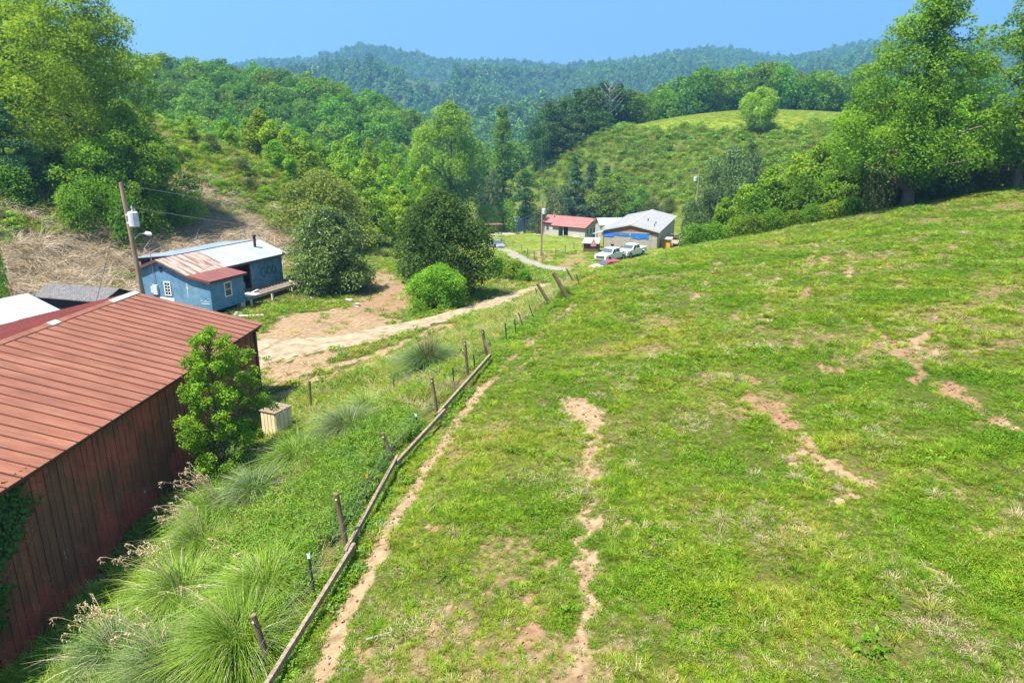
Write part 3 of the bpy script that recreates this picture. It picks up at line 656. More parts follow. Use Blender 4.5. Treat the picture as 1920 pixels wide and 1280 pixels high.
# ---------------------------------------------------------------- small sheds behind the barn
sh = empty('white_roofed_shed', (-31.5, 33, -12.6), R(-20), 'low shed with a plain white metal roof at the left edge behind the barn', 'shed')
mb = MB(); mb.extr([(-2.2, 0, -.5), (2.2, 0, -.5), (2.2, 0, 3.0), (0, 0, 3.7), (-2.2, 0, 3.0)], (0, 7, 0)); mb.build('wall', M['grey_paint'], sh)
roof_slab('roof', .0, 3.85, 2.6, 3.02, -.4, 7.4, .05, M['pale_metal'], sh, .8, .02, .03)
roof_slab('roof', .0, 3.85, -2.6, 3.02, -.4, 7.4, .05, M['pale_metal'], sh, .8, .02, .03)
sh = empty('shingled_shed', (-28.9, 45.3, -12.4), R(-107), 'dark charcoal shed with a grey shingled roof below the dry bank', 'shed')
mb = MB(); mb.extr([(-1.25, -2.8, -.5), (1.25, -2.8, -.5), (1.25, -2.8, 2.35), (0, -2.8, 2.85), (-1.25, -2.8, 2.35)], (0, 5.6, 0)); mb.build('wall', M['charcoal'], sh)
roof_slab('roof', 0, 3.0, 1.5, 2.38, -3, 3, .06, M['shingle'], sh); roof_slab('roof', 0, 3.0, -1.5, 2.38, -3, 3, .06, M['shingle'], sh)

# ---------------------------------------------------------------- blue house
bh = empty('blue_house', (-27.43, 52.09, -12.48), R(-20.4), 'shabby blue wooden house with patched tin roof, open doorway and spray painted letters', 'house')
L1, L2 = 4.05, 11.45
mb = MB()
mb.extr([(-2.4, .25, -.05), (4.8, .25, -.05), (4.8, .25, 2.28), (2.95, .25, 2.5), (0, .25, 3.6), (-2.4, .25, 2.72)], (0, .1, 0))   # gable
mb.b2(4.7, 4.8, .35, L1-.2, -.05, 2.3); mb.b2(2.55, 4.7, L1-.3, L1-.2, -.05, 2.3)
D0, D1 = 4.75, 7.3                                                              # doorway
mb.b2(2.45, 2.55, L1-.3, D0, .1, 2.68); mb.b2(2.45, 2.55, D1, L2, .1, 2.68); mb.b2(2.45, 2.55, D0, D1, 2.38, 2.68)
mb.extr([(-2.4, L2, -.05), (2.45, L2, -.05), (2.45, L2, 2.68), (0, L2, 3.55), (-2.4, L2, 2.72)], (0, -.1, 0))
mb.b2(-2.4, -2.3, .35, L2-.1, -.05, 2.72)
mb.build('wall', M['blue_paint'], bh)
mb = MB(); mb.b2(-2.3, 2.45, L1-.3, L2-.1, .05, .12); mb.b2(-2.3, 4.7, .35, L1-.3, -.02, .08); mb.build('floor', M['brown_board'], bh)
mb = MB(); mb.b2(-.1, 0, L1, L2-.2, .12, 2.5); mb.b2(.6, 1.3, 6.4, 6.5, .12, 2.2); mb.build('inner_wall', M['brown_board'], bh)
for a in ((.3, .9, 5.0, 5.8, .12, 1.1), (1.2, 1.9, 6.8, 7.2, .12, .7)): mb = MB(); mb.b2(*a); mb.build('cabinet', M['cream'], bh)
mb = MB()
for a in (D0-.1, D1): mb.b2(2.42, 2.6, a, a+.1, .1, 2.4)
mb.b2(2.42, 2.6, D0, D1, 2.36, 2.44); mb.build('door_frame', M['deck_wood'], bh)
roof_slab('roof', 0, 3.71, 2.95, 2.64, L1+.3, L2+.35, .05, M['silver_roof'], bh, .42, .025, .04)
roof_slab('roof', 0, 3.71, 2.95, 2.64, 0, L1+.28, .05, M['rust_roof'], bh, .42, .02, .04)
roof_slab('roof', 2.96, 2.637, 5.11, 2.33, 0, L1, .05, M['red_roof'], bh, .3, .02, .04)
roof_slab('roof', -.02, 3.71, -2.8, 2.68, 0, L2+.35, .05, M['red_roof'], bh, .42, .02, .04)
mb = MB()
for (xa, za, xb, zb) in ((0, 3.65, 2.95, 2.58), (2.95, 2.58, 5.11, 2.27), (0, 3.65, -2.8, 2.62)): mb.extr([(xa, .0, za), (xb, .0, zb), (xb, .0, zb-.14), (xa, .0, za-.14)], (0, .04, 0))
mb.b2(5.03, 5.07, .05, L1, 2.14, 2.27); mb.b2(2.86, 2.9, L1+.3, L2+.3, 2.48, 2.6)
mb.build('fascia', M['brown_trim'], bh)
mb = MB(); mb.extr([(-.55, 2.3, 3.35), (-.55, 2.3, 3.62), (-4.6, 2.3, 3.2), (-4.6, 2.3, 2.9)], (0, 9.3, 0)); mb.b2(-4.4, -2.5, 2.5, 11.3, -.3, 2.9); mb.build('rear_wing', M['charcoal'], bh)
roof_slab('roof', -.35, 3.72, -4.9, 3.2, 2.1, 11.8, .05, M['slate_roof'], bh, .6, .02, .04)
window(bh, (.62, .25, .95), .52, .95, 'y', (1, 3), sgn=-1)
window(bh, (4.8, 2.05, .85), .62, 1.0, 'x', (0, 1))
mb = MB(); mb.b2(.02, .3, .21, .25, 2.75, 3.1); mb.build('gable_vent', M['dark'], bh)
mb = MB(); mb.b2(-.75, -.35, .08, .25, .9, 1.65); mb.b2(-1.0, -.8, .1, .25, 1.0, 1.5); mb.build('meter_box', M['grey_paint'], bh)
mb = MB(); mb.tube([(-.55, .15, 1.65), (-.55, .15, 3.4), (-.55, .15, 4.5)], .03, 6); mb.tube([(-.6, .17, .9), (-.6, .17, 0)], .03, 6); mb.build('service_mast', M['steel'], bh)
mb = MB(); mb.b2(-.5, 1.15, .2, .25, .42, .68); mb.build('trim_board', M['white'], bh)
mb = MB(); mb.tube([(1.05, 9.9, 3.2), (1.05, 9.9, 4.3)], .12, 12); mb.tube([(1.05, 9.9, 4.3), (1.05, 9.9, 4.42)], .17, 12); mb.build('stove_pipe', M['charcoal'], bh)
def strokes_mesh(name, paths, plane_x, w, mat, parent):
    mb = MB()
    for P in paths:
        mb.tube([(plane_x, y, z) for y, z in P], w, 5)
    return mb.build(name, mat, parent)
gy0, gz0, gs = 8.55, .95, .78
def arc(cx, cz, rx, rz, a0, a1, n=14): return [(gy0+gs*(cx+rx*math.cos(R(a0+(a1-a0)*i/n))), gz0+gs*(cz+rz*math.sin(R(a0+(a1-a0)*i/n)))) for i in range(n+1)]
strokes_mesh('graffiti', [arc(.45, .5, .42, .5, 60, 320), [(gy0+gs*.5, gz0+gs*.42), (gy0+gs*.92, gz0+gs*.45), (gy0+gs*.8, gz0+gs*.1)],
    arc(1.4, .55, .36, .42, 0, 360), [(gy0+gs*2.02, gz0+gs*1.0), (gy0+gs*2.02, gz0+gs*.1)], arc(2.02, .55, .5, .45, 90, -90)], 2.555, .035, M['black_spray'], bh)
mb = MB()                                                                        # white scrawl on the gable
for a, P in enumerate([[(3.75, .62), (3.8, .8), (3.87, .66), (3.94, .8), (3.98, .62)], [(4.03, .62), (4.1, .72), (4.14, .62)], [(4.2, .62), (4.2, .74), (4.27, .7), (4.28, .62)], [(4.34, .7), (4.4, .62), (4.45, .72)], [(4.5, .62), (4.56, .7), (4.6, .62)], [(3.8, .5), (4.62, .5)]]):
    mb.tube([(x, .245, z) for x, z in P], .016, 5)
mb.build('scrawl', M['white'], bh)
mb = MB(); mb.b2(2.55, 2.6, .243, .25, .9, 2.0); mb.b2(2.5, 2.68, .242, .25, 1.55, 1.7); mb.build('bare_patch', M['grey_paint'], bh)
# deck frame of bare joists on posts
dk = MB()
for k in range(21): y = L1+.1+k*.4; dk.b2(2.6, 4.85, y, y+.05, .05, .22)
dk.b2(4.85, 4.93, L1-.15, 12.35, .02, .25); dk.b2(2.56, 2.62, L1, 12.3, .02, .24); dk.build('deck_joist', M['deck_wood'], bh)
for a in ((4.0, L1+.9, .24, 1.6, 1.4, .04, 0), (3.7, 10.9, .25, .12, 2.3, .04, .9), (3.9, 5.9, .29, .2, 1.6, .05, .3)): mb = MB(); mb.box(*a); mb.build('deck_board', M['concrete'], bh)
for (x, y) in ((4.85, 4.4), (4.85, 7.0), (4.85, 9.7), (4.85, 12.2), (2.7, 12.2), (2.7, 8.0), (2.7, 10)):
    mb = MB(); mb.b2(x-.07, x+.07, y-.07, y+.07, -1.9, .02); mb.build('deck_post', M['cream'], bh)
for (x, y, w) in ((4.55, 3.55, .24), (4.4, .7, .2), (2.5, 5.2, .2), (2.4, 9, .2), (0, .6, .2), (-2.2, .6, .2), (-2.1, 10.6, .2)):
    mb = MB(); mb.b2(x-w, x+w, y-w, y+w, -1.6, -.06); mb.build('pier', M['concrete'], bh)

# ---------------------------------------------------------------- grey-roofed house
gh = empty('gray_house', (19.73, 114.5, -17.29), R(-19.1), 'beige house with big grey metal roof and torn blue wrap under its gable', 'house')
GL = 26.5
mb = MB(); mb.b2(-4.5, 4.5, .3, GL-.4, -.9, 2.75)
for k in range(17): mb.b2(-4.52, 4.52, .285, GL-.38, -.8+k*.21, -.785+k*.21)
mb.build('wall', M['siding'], gh)
mb = MB(); mb.extr([(-4.5, .3, 2.5), (4.5, .3, 2.5), (4.5, .3, 2.75), (0, .3, 3.75), (-4.5, .3, 2.75)], (0, GL-.8, 0)); mb.extr([(-4.4, .24, 2.35), (4.3, .24, 2.35), (4.3, .24, 2.7), (0, .24, 3.72), (-4.4, .24, 2.7)], (0, .05, 0)); mb.build('gable_board', M['brown_board'], gh)
rg = random.Random(4)
top = [(-4.45 + i*.3, 2.45 - (.0 if i < 8 else .12)) for i in range(26)]; bot = [(x, (1.75 if i < 6 else 1.95 if i < 16 else 1.55 if i < 24 else 1.5) + rg.uniform(-.1, .1)) for i, (x, z) in enumerate(top)]
mb = MB(); mb.extr([(x, .225, z) for x, z in top] + [(x, .225, z) for x, z in bot[::-1]], (0, .012, 0)); mb.build('house_wrap', M['blue_wrap'], gh)
mb = MB(); mb.b2(-1.2, 3.2, .19, .222, 2.42, 2.56); mb.b2(-.05, .05, .19, .222, 1.3, 2.2); mb.b2(-.12, .12, .15, .222, 2.1, 2.3); mb.build('loose_trim', M['pale_siding'], gh)
roof_slab('roof', 0, 3.9, 4.9, 2.8, 0, GL, .09, M['gray_roof'], gh, .9, .02, .04); roof_slab('roof', 0, 3.9, -4.9, 2.8, 0, GL, .09, M['gray_roof'], gh, .9, .02, .04)
mb = MB()
for sx in (1, -1): mb.extr([(0, -.03, 3.88), (sx*4.9, -.03, 2.78), (sx*4.9, -.03, 2.62), (0, -.03, 3.72)], (0, .03, 0))
mb.b2(-.15, .15, 0, GL, 3.9, 3.93); mb.build('fascia', M['pale_siding'], gh)
for (x, y) in ((1.6, 9), (3.1, 8.2), (3.3, 5)):
    mb = MB(); z = 3.9-x*.2245; mb.tube([(x, y, z-.1), (x, y, z+.4)], .09, 8); mb.build('vent_pipe', M['charcoal'], gh)
for a in ((4.48, 4.56), (-4.56, -4.48)): mb = MB(); mb.b2(*a, .22, .32, -.9, 2.7); mb.build('corner_trim', M['brown_trim'], gh)
for y, w, h in ((2.2, .8, 1.2), (4.4, .8, 1.2), (10, .9, 2.0), (13.5, 1.0, 1.3), (15.5, 1.0, 1.3), (19, 1, 1.3)): window(gh, (4.52, y, .7 if h < 1.5 else .1), w, h, 'x', (0, 1))
mb = MB(); mb.b2(4.5, 4.6, .4, GL-.5, -2.6, -.9); mb.b2(-4.5, 4.5, .35, .45, -2.6, -.9); mb.build('skirting', M['brown_trim'], gh)
mb = MB(); mb.b2(4.65, 6.2, 4.2, 6.4, -.9, 1.05); mb.build('porch_screen', M['yellow'], gh)
mb = MB(); mb.b2(4.6, 6.4, 4.0, 6.6, 1.06, 1.2); mb.build('porch_roof', M['pale_siding'], gh)
mb = MB(); mb.b2(4.65, 7.4, 8.2, 12.4, -.2, -.05)
for x in (4.8, 7.3):
    for y in (8.3, 12.3): mb.b2(x-.07, x+.07, y-.07, y+.07, -3, 1.0)
for k in range(7): mb.b2(4.9, 6.1, 8.15-.28*(k+1), 8.15-.28*k, -.4-.2*k, -.34-.2*k)
mb.build('deck', M['deck_wood'], gh)
mb = MB()
for z in (.4, .95): mb.b2(7.3, 7.36, 8.2, 12.4, z, z+.09); mb.b2(4.8, 7.3, 12.33, 12.39, z, z+.09)
for z in (.3, .9): mb.bar((6.2, 8.2, z), (6.2, 6.2, z-1.4), .06, .1)
for y in (8.2, 6.25): mb.b2(6.16, 6.24, y-.04, y+.04, -2, 1 if y > 7 else -.3)
mb.build('railing', M['deck_wood'], gh)
mb = MB(); mb.extr([(-6.6, .6, 1.95), (-4.6, .6, 2.45), (-4.6, .6, 2.38), (-6.6, .6, 1.88)], (0, 3.6, 0)); mb.build('awning', M['gray_roof'], gh)
for y in (.8, 4.0): mb = MB(); mb.b2(-6.5, -6.38, y-.06, y+.06, -1.5, 1.92); mb.build('awning_post', M['brown_trim'], gh)
mb = MB(); mb.extr([(-6.2, 6, 2.3), (-4.6, 6, 2.75), (-4.6, 6, 2.68), (-6.2, 6, 2.22)], (0, 5, 0)); mb.build('awning', M['gray_roof'], gh)
# ---------------------------------------------------------------- red-roofed house and the annex between
rh = empty('red_roofed_house', (23.01, 189.55, -25.28), R(-129), 'low cream house with a coral red metal roof and open porch beside the far lane', 'house')
RL = 16.2
mb = MB(); mb.b2(-4.3, 4.55, -6.0, -.4, -.6, 2.5); mb.b2(-4.3, 4.55, -11.2, -9.2, -.6, 2.5); mb.b2(-4.3, 2.6, -9.2, -6.0, -.6, 2.5); mb.b2(-4.3, 3.4, -RL+.4, -11.2, -.6, 2.5)
for yy in (-.43, -RL+.43): mb.extr([(-4.3, yy, 2.5), (4.4, yy, 2.5), (0, yy, 4.4)], (0, .03 if yy > -1 else -.03, 0))
mb.build('wall', M['pale_siding'], rh)
roof_slab('roof', 0, 4.74, 5.08, 2.52, -11.6, 0, .09, M['coral_roof'], rh, .8, .02, .04)
roof_slab('roof', 0, 4.74, 3.9, 3.035, -RL, -11.61, .09, M['coral_roof'], rh, .8, .02, .04)
roof_slab('roof', 0, 4.74, -4.9, 2.6, -RL, 0, .09, M['coral_roof'], rh, .8, .02, .04)
mb = MB(); mb.b2(4.97, 5.02, -11.6, -.02, 2.3, 2.44); mb.b2(3.8, 3.85, -RL, -11.65, 2.8, 2.95)
for sx in (1, -1): mb.extr([(0, -.05, 4.64), (sx*4.95, -.05, 2.46), (sx*4.95, -.05, 2.3), (0, -.05, 4.46)], (0, .04, 0))
mb.build('fascia', M['red_roof'], rh)
for y in (-7.6,): mb = MB(); mb.b2(4.4, 4.55, y-.08, y+.08, -.3, 2.45); mb.build('porch_post', M['white'], rh)
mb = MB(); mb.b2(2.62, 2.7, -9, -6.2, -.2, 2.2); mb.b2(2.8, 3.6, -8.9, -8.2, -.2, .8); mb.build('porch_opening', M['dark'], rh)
window(rh, (3.4, -13.8, .8), 1.0, 1.3, 'x', (0, 1))
for x in (1.6, 0, 3.4, -2.4): window(rh, (x, -.4, .8), .9, 1.3, 'y', (0, 1))
mb = MB(); mb.tube([(1.2, -13, 4.1), (1.2, -13, 4.7)], .12, 8); mb.build('vent_pipe', M['charcoal'], rh)
an = empty('metal_roofed_annex', (28.4, 172, -22.8), R(-86), 'small annex under a ribbed silver roof between the red and grey roofs', 'annex')
mb = MB(); mb.b2(-3.2, 3.6, -7, 7, -1, 3.0); mb.build('wall', M['pale_siding'], an)
roof_slab('roof', 0, 4.35, 4.2, 2.95, -7.4, 7.4, .08, M['silver_roof'], an, .7, .04, .06); roof_slab('roof', 0, 4.35, -4, 2.95, -7.4, 7.4, .08, M['silver_roof'], an, .7, .04, .06)
for y in (-5, -3, 1.5): window(an, (3.6, y, .9), 1.0, 1.3, 'x', (0, 1))

def groundz(x, y): return h1(x, y)
x, y, z = spot(1108, 112)
ps = empty('small_lean_shed', (x, y, z), R(-15), 'little brown shed with a pale tin roof beside the grey house', 'shed')
mb = MB(); mb.b2(-1.1, 1.3, -1, 1, -.3, 1.45); mb.build('wall', M['brown_trim'], ps)
mb = MB(); mb.extr([(-1.4, -1.3, 1.5), (1.5, -1.3, 1.5), (1.3, 1.3, 2.1), (-1.2, 1.3, 2.1)], (0, 0, .06)); mb.build('roof', M['pale_metal'], ps)
x, y, z = spot(1112, 106)
ts = empty('road_sign', (x, y, z), R(5), 'small pinkish triangular sign on a thin post above the red bank', 'sign')
mb = MB(); mb.b2(-.05, .05, -.05, .05, -.3, 2.0); mb.build('post', M['old_wood'], ts)
mb = MB(); mb.extr([(-.42, -.07, 1.5), (.42, -.07, 1.5), (.42, -.07, 1.9), (0, -.07, 2.7), (-.42, -.07, 1.9)], (0, .02, 0)); mb.build('sign_plate', M['pink_sign'], ts)
mb = MB(); mb.b2(-.42, .42, -.082, -.072, 1.5, 1.6); mb.extr([(-.2, -.082, 1.75), (.2, -.082, 1.75), (0, -.082, 2.25)], (0, .01, 0)); mb.build('sign_face', M['pale_siding'], ts)
q = at(1343, 436, 30)
mb = MB(); mb.tube([(0, 0, -.05), (0, 0, .05), (0, 0, .5), (0, 0, .55)], [.2, .24, .24, .2], 12); tag(mb.build('barrel', M['pink_sign'], loc=tuple(q)), 'small red barrel at the field edge by the bushes', 'barrel')

# ---------------------------------------------------------------- vehicles (x = forward)
def wheel(parent, x, y, r, w=.24):
    mb = MB(); sg = 1 if y > 0 else -1
    mb.tube([(x, y-w/2, r), (x, y-w/2+.03, r), (x, y+w/2-.03, r), (x, y+w/2, r)], [r*.92, r, r, r*.92], 18); t = mb.build('wheel', M['rubber'], parent)
    mb = MB(); mb.tube([(x, y+sg*(w/2-.02), r), (x, y+sg*(w/2+.02), r)], [r*.62, r*.5], 14); mb.build('rim', M['steel'], t)
def side_profile(pts, wheels, r, zb):
    """lower body outline, front to back along the top, with round arches cut in the sill"""
    out = list(pts); bot = []
    for wx in sorted(wheels):
        bot += [(wx + r*math.cos(a), max(zb, r*.9 + r*math.sin(a) - .05)) for a in [math.pi - i*math.pi/8 for i in range(9)]]
    return out + bot
def pickup(loc, rz, label, group, bed=True):
    v = empty('pickup_truck', loc, rz, label, 'pickup truck', group)
    r, wb_ = .4, (-1.9, 1.95); W2 = 1.0
    low = [(3.05, .5), (3.08, .95), (2.95, 1.12), (1.55, 1.22), (1.5, 1.25), (-1.05, 1.25), (-1.06, .8 if bed else 1.25)]
    # cab and bonnet
    prof = [(3.05, .45), (3.08, .95), (2.95, 1.14), (1.5, 1.24), (-1.05, 1.26), (-1.05, .45)] + [(1.95-.5*math.cos(a)*-1, .42+.5*math.sin(a)) for a in [math.pi - i*math.pi/8 for i in range(9)]]
    prof = [(-1.05, .45)] + [(1.95+.5*math.cos(math.pi-i*math.pi/8), .42+.5*math.sin(math.pi-i*math.pi/8)) for i in range(9)] + [(3.05, .45), (3.08, .95), (2.95, 1.14), (1.5, 1.26), (-1.05, 1.28)]
    mb = MB(); mb.extr([(x, -W2+.04, z) for x, z in prof], (0, 2*W2-.08, 0))
    bp = [(-3.05, .55), (-2.4, .45)] + [(-1.9+.5*math.cos(math.pi-i*math.pi/8), .42+.5*math.sin(math.pi-i*math.pi/8)) for i in range(9)] + [(-1.08, .45), (-1.08, 1.24), (-3.05, 1.27)]
    for s in (1, -1): mb.extr([(x, s*(W2-.04), z) for x, z in bp], (0, -s*.1, 0))
    mb.b2(-3.0, -1.1, -W2+.15, W2-.15, .6, .7)
    body = mb.build('body', M['car_white'], v, bevel=.04)
    mb = MB(); mb.b2(-3.1, -3.02, -W2+.06, W2-.06, .62, 1.26); mb.build('tailgate', M['car_white'], v, bevel=.02)
    cb = [(1.5, 1.26, .93), (.75, 1.88, .78), (-.85, 1.9, .78), (-1.05, 1.28, .93)]
    mb = MB(); n0 = [(x, -w, z) for x, z, w in cb] + [(x, w, z) for x, z, w in cb]
    mb.add(n0, [(0, 1, 2, 3), (7, 6, 5, 4), (0, 4, 5, 1), (1, 5, 6, 2), (2, 6, 7, 3), (3, 7, 4, 0)]); mb.build('cab', M['car_white'], v, bevel=.05)
    def pane(nm, pts, mat): mb = MB(); mb.extr(pts, (0.0, 0, .0) if False else tuple(np.array(pts[0])*0)); return mb.build(nm, mat, v)
    mb = MB(); mb.extr([(1.44, -.84, 1.335), (1.44, .84, 1.335), (.83, .72, 1.835), (.83, -.72, 1.835)], (.02, 0, .025)); mb.build('windshield', M['screen_glass'], v)
    mb = MB(); mb.extr([(-1.0, -.8, 1.38), (-1.0, .8, 1.38), (-.9, .7, 1.8), (-.9, -.7, 1.8)], (-.03, 0, .01)); mb.build('rear_window', M['glass'], v)
    for s in (1, -1):
        for (xa, xb, xc, xd) in ((1.12, .3, .3, .72), (.18, -.82, -.74, .18)):
            wy = lambda z: s*(.93-(z-1.26)*.242+.006)
            mb = MB(); mb.extr([(xa, wy(1.36), 1.36), (xb, wy(1.36), 1.36), (xc, wy(1.8), 1.8), (xd, wy(1.8), 1.8)], (0, s*.012, 0)); mb.build('side_window', M['glass'], v)
        mb = MB(); mb.b2(1.0, 1.15, s*1.02-.1, s*1.02+.1, 1.28, 1.52); mb.build('mirror', M['dark'], v)
        for x in (.25, -.75): mb = MB(); mb.b2(x-.02, x+.14, s*.965-.012, s*.965+.012, 1.12, 1.16); mb.build('door_handle', M['steel'], v)
        mb = MB(); mb.b2(3.02, 3.1, s*.82-.15, s*.82+.15, .8, 1.0); mb.build('headlight', M['lamp_glass'], v)
        mb = MB(); mb.b2(-1.3, 1.4, s*.955-.02, s*.955+.02, .42, .6); mb.build('side_skirt', M['grey_paint'], v)
    mb = MB(); mb.b2(3.04, 3.12, -.64, .64, .7, 1.06); mb.build('grille', M['dark'], v)
    mb = MB()
    for z in (.8, .92): mb.b2(3.1, 3.125, -.63, .63, z-.02, z+.02)
    mb.build('grille_bar', M['steel'], v)
    mb = MB(); mb.b2(2.95, 3.22, -.98, .98, .42, .66); mb.build('bumper', M['steel'], v, bevel=.04)
    for wx in wb_:
        for s in (.86, -.86): wheel(v, wx, s, r)
    return v
def car(loc, rz, label, body, bonnet=None):
    v = empty('parked_car', loc, rz, label, 'car'); W2 = .88
    arc_ = lambda cx: [(cx+.38*math.cos(math.pi-i*math.pi/8), .3+.38*math.sin(math.pi-i*math.pi/8)) for i in range(9)]
    prof = [(-2.2, .3)] + arc_(-1.35) + arc_(1.4) + [(2.2, .3), (2.25, .6), (2.1, .78), (1.0, .95), (-1.7, .98), (-2.2, .9)]
    mb = MB(); mb.extr([(x, -W2, z) for x, z in prof], (0, 2*W2, 0)); mb.build('body', body, v, bevel=.06)
    cb = [(1.05, .94, .8), (.3, 1.42, .62), (-1.2, 1.45, .62), (-1.95, .97, .78)]
    mb = MB(); mb.add([(x, -w, z) for x, z, w in cb] + [(x, w, z) for x, z, w in cb], [(0, 1, 2, 3), (7, 6, 5, 4), (0, 4, 5, 1), (1, 5, 6, 2), (2, 6, 7, 3), (3, 7, 4, 0)]); mb.build('cab', body, v, bevel=.05)
    mb = MB(); mb.extr([(1.0, -.7, 1.0), (1.0, .7, 1.0), (.36, .58, 1.4), (.36, -.58, 1.4)], (.02, 0, .03)); mb.build('windshield', M['screen_glass'], v)
    mb = MB(); mb.extr([(-1.9, -.7, 1.03), (-1.9, .7, 1.03), (-1.27, .58, 1.41), (-1.27, -.58, 1.41)], (-.02, 0, .03)); mb.build('rear_window', M['glass'], v)
    for s in (1, -1):
        wy = lambda z: s*(.8-(z-.94)*.36+.008)
        for xs in ((.85, -.3, -.3, .3), (-.4, -1.55, -1.15, -.4)):
            mb = MB(); mb.extr([(xs[0], wy(1.0), 1.0), (xs[1], wy(1.0), 1.0), (xs[2], wy(1.36), 1.36), (xs[3], wy(1.36), 1.36)], (0, s*.012, 0)); mb.build('side_window', M['glass'], v)
        mb = MB(); mb.b2(2.14, 2.25, s*.66-.16, s*.66+.16, .6, .74); mb.build('headlight', M['lamp_glass'], v)
        mb = MB(); mb.b2(.75, .88, s*.93-.07, s*.93+.07, .95, 1.08); mb.build('mirror', body, v)
    if bonnet:
        mb = MB(); mb.extr([(1.05, -.8, .965), (1.05, .8, .965), (2.08, .78, .8), (2.08, -.78, .8)], (0, 0, .02)); mb.build('bonnet', bonnet, v)
    mb = MB(); mb.b2(2.2, 2.3, -.8, .8, .3, .5); mb.build('bumper', body, v, bevel=.03)
    mb = MB(); mb.b2(2.22, 2.27, -.4, .4, .52, .64); mb.build('grille', M['dark'], v)
    for wx in (-1.35, 1.4):
        for s in (.76, -.76): wheel(v, wx, s, .32, .2)
    return v
ang = math.atan2(-.78, -.63)
x, y, z = spot(1146, 100); pickup((x, y, max(z, -17.05)), ang, 'white crew cab pickup nearest the lane, its whole front in view', 'white pickups in front of the grey house')
x, y, z = spot(1184, 104); pickup((x, y, z+.1), ang, 'smaller white pickup half hidden by the field, right of the other pickup', 'white pickups in front of the grey house')
x, y, z = spot(1141, 79); car((x, y, z-.1), math.atan2(-.35, -.93), 'red car with a white bonnet half hidden behind the field edge', M['car_red'], M['car_white'])
x, y, z = spot(931, 128); car((x, y, z+.05), math.atan2(-.9, .35), 'silver car on the gravel lane beside the dark leafy tree', M['car_silver'])

# ---------------------------------------------------------------- person behind the pickup
def skin_obj(name, pts, edges, rads, mat, parent, sub=2):
    me = bpy.data.meshes.new(name); me.from_pydata(pts, edges, []); o = link(name, me, mat, parent)
    sk = o.modifiers.new('skin', 'SKIN'); sk.use_smooth_shade = True
    for i, r_ in enumerate(rads): me.skin_vertices[0].data[i].radius = (r_, r_) if not hasattr(r_, '__len__') else r_
    me.skin_vertices[0].data[0].use_root = True
    sb = o.modifiers.new('subsurf', 'SUBSURF'); sb.levels = sub; sb.render_levels = sub
    return o
M['skin'] = flat('skin', (.45, .27, .19), .6); M['black_cloth'] = flat('black_cloth', (.012, .012, .014), .9); M['denim'] = flat('denim', (.06, .09, .16), .9); M['hair'] = flat('hair', (.03, .02, .015), .8)
x, y, z = spot(1147.5, 110)
pe = empty('person', (x, y, z), R(12), 'person in a black shirt standing behind the white pickup', 'person')
B = [(0,0,.95),(0,0,1.2),(0,0,1.42),(0,-.01,1.52),(0,-.01,1.64),(0,-.02,1.74), (.19,0,1.42),(.25,-.02,1.14),(.22,-.14,.92), (-.19,0,1.42),(-.25,-.02,1.14),(-.22,-.14,.92), (.1,0,.9),(.11,0,.5),(.11,.02,.08),(.11,-.14,.04), (-.1,0,.9),(-.11,0,.5),(-.11,.02,.08),(-.11,-.14,.04),
     (.2,-.19,.87),(-.2,-.19,.87)]
Ed = [(0,1),(1,2),(2,3),(3,4),(4,5),(2,6),(6,7),(7,8),(8,20),(2,9),(9,10),(10,11),(11,21),(0,12),(12,13),(13,14),(14,15),(0,16),(16,17),(17,18),(18,19)]
skin_obj('body', B, Ed, [(.15,.11),(.15,.1),(.16,.1),.055,(.08,.095),(.06,.075),.06,.045,.035,.06,.045,.035,.09,.065,.045,.035,.09,.065,.045,.035,.03,.03], M['skin'], pe)
skin_obj('shirt', [(0,0,.93),(0,0,1.2),(0,0,1.44),(.2,0,1.43),(.25,-.01,1.22),(-.2,0,1.43),(-.25,-.01,1.22)], [(0,1),(1,2),(2,3),(3,4),(2,5),(5,6)], [(.19,.14),(.18,.13),(.17,.11),.08,.07,.08,.07], M['black_cloth'], pe)
skin_obj('trousers', [(0,0,.96),(.1,0,.88),(.11,0,.5),(.11,.02,.1),(-.1,0,.88),(-.11,0,.5),(-.11,.02,.1)], [(0,1),(1,2),(2,3),(0,4),(4,5),(5,6)], [(.16,.13),.105,.08,.065,.105,.08,.065], M['denim'], pe)
skin_obj('hair', [(0,.01,1.7),(0,.0,1.78)], [(0,1)], [(.085,.1),(.07,.085)], M['hair'], pe)

# ---------------------------------------------------------------- poles and wires
def pole(px, d, pytop, lean, r, label, parts):
    x, y, z = spot(px, d); Ht = ztop(pytop, y) - z
    e = empty('utility_pole', (x, y, z), 0, label, 'utility pole', 'utility poles along the wires')
    mb = MB(); mb.tube([(0, 0, -.6), (lean*.5, 0, Ht*.5), (lean, 0, Ht)], [r*1.1, r*.92, r*.75], 10); mb.build('post', M['pole_wood'], e)
    parts(e, Ht, lean, r); return np.array([x+lean, y, z+Ht]), e
def transformer(e, x, y, z, rr=.24, hh=.75):
    mb = MB(); mb.tube([(x, y, z), (x, y, z+.04), (x, y, z+hh-.06), (x, y, z+hh)], [rr*.9, rr, rr, rr*.8], 14); mb.b2(x-rr-.12, x-rr+.03, y-.06, y+.06, z+.15, z+.22); mb.b2(x-rr-.12, x-rr+.03, y-.06, y+.06, z+hh-.2, z+hh-.13)
    t = mb.build('transformer', M['grey_paint'], e)
    mb = MB(); mb.tube([(x, y, z+hh), (x, y, z+hh+.12), (x, y, z+hh+.16), (x, y, z+hh+.3)], [.06, .035, .06, .03], 8); mb.tube([(x+.12, y, z+hh), (x+.12, y, z+hh+.15)], .03, 6); mb.build('bushing', M['stone'], t)
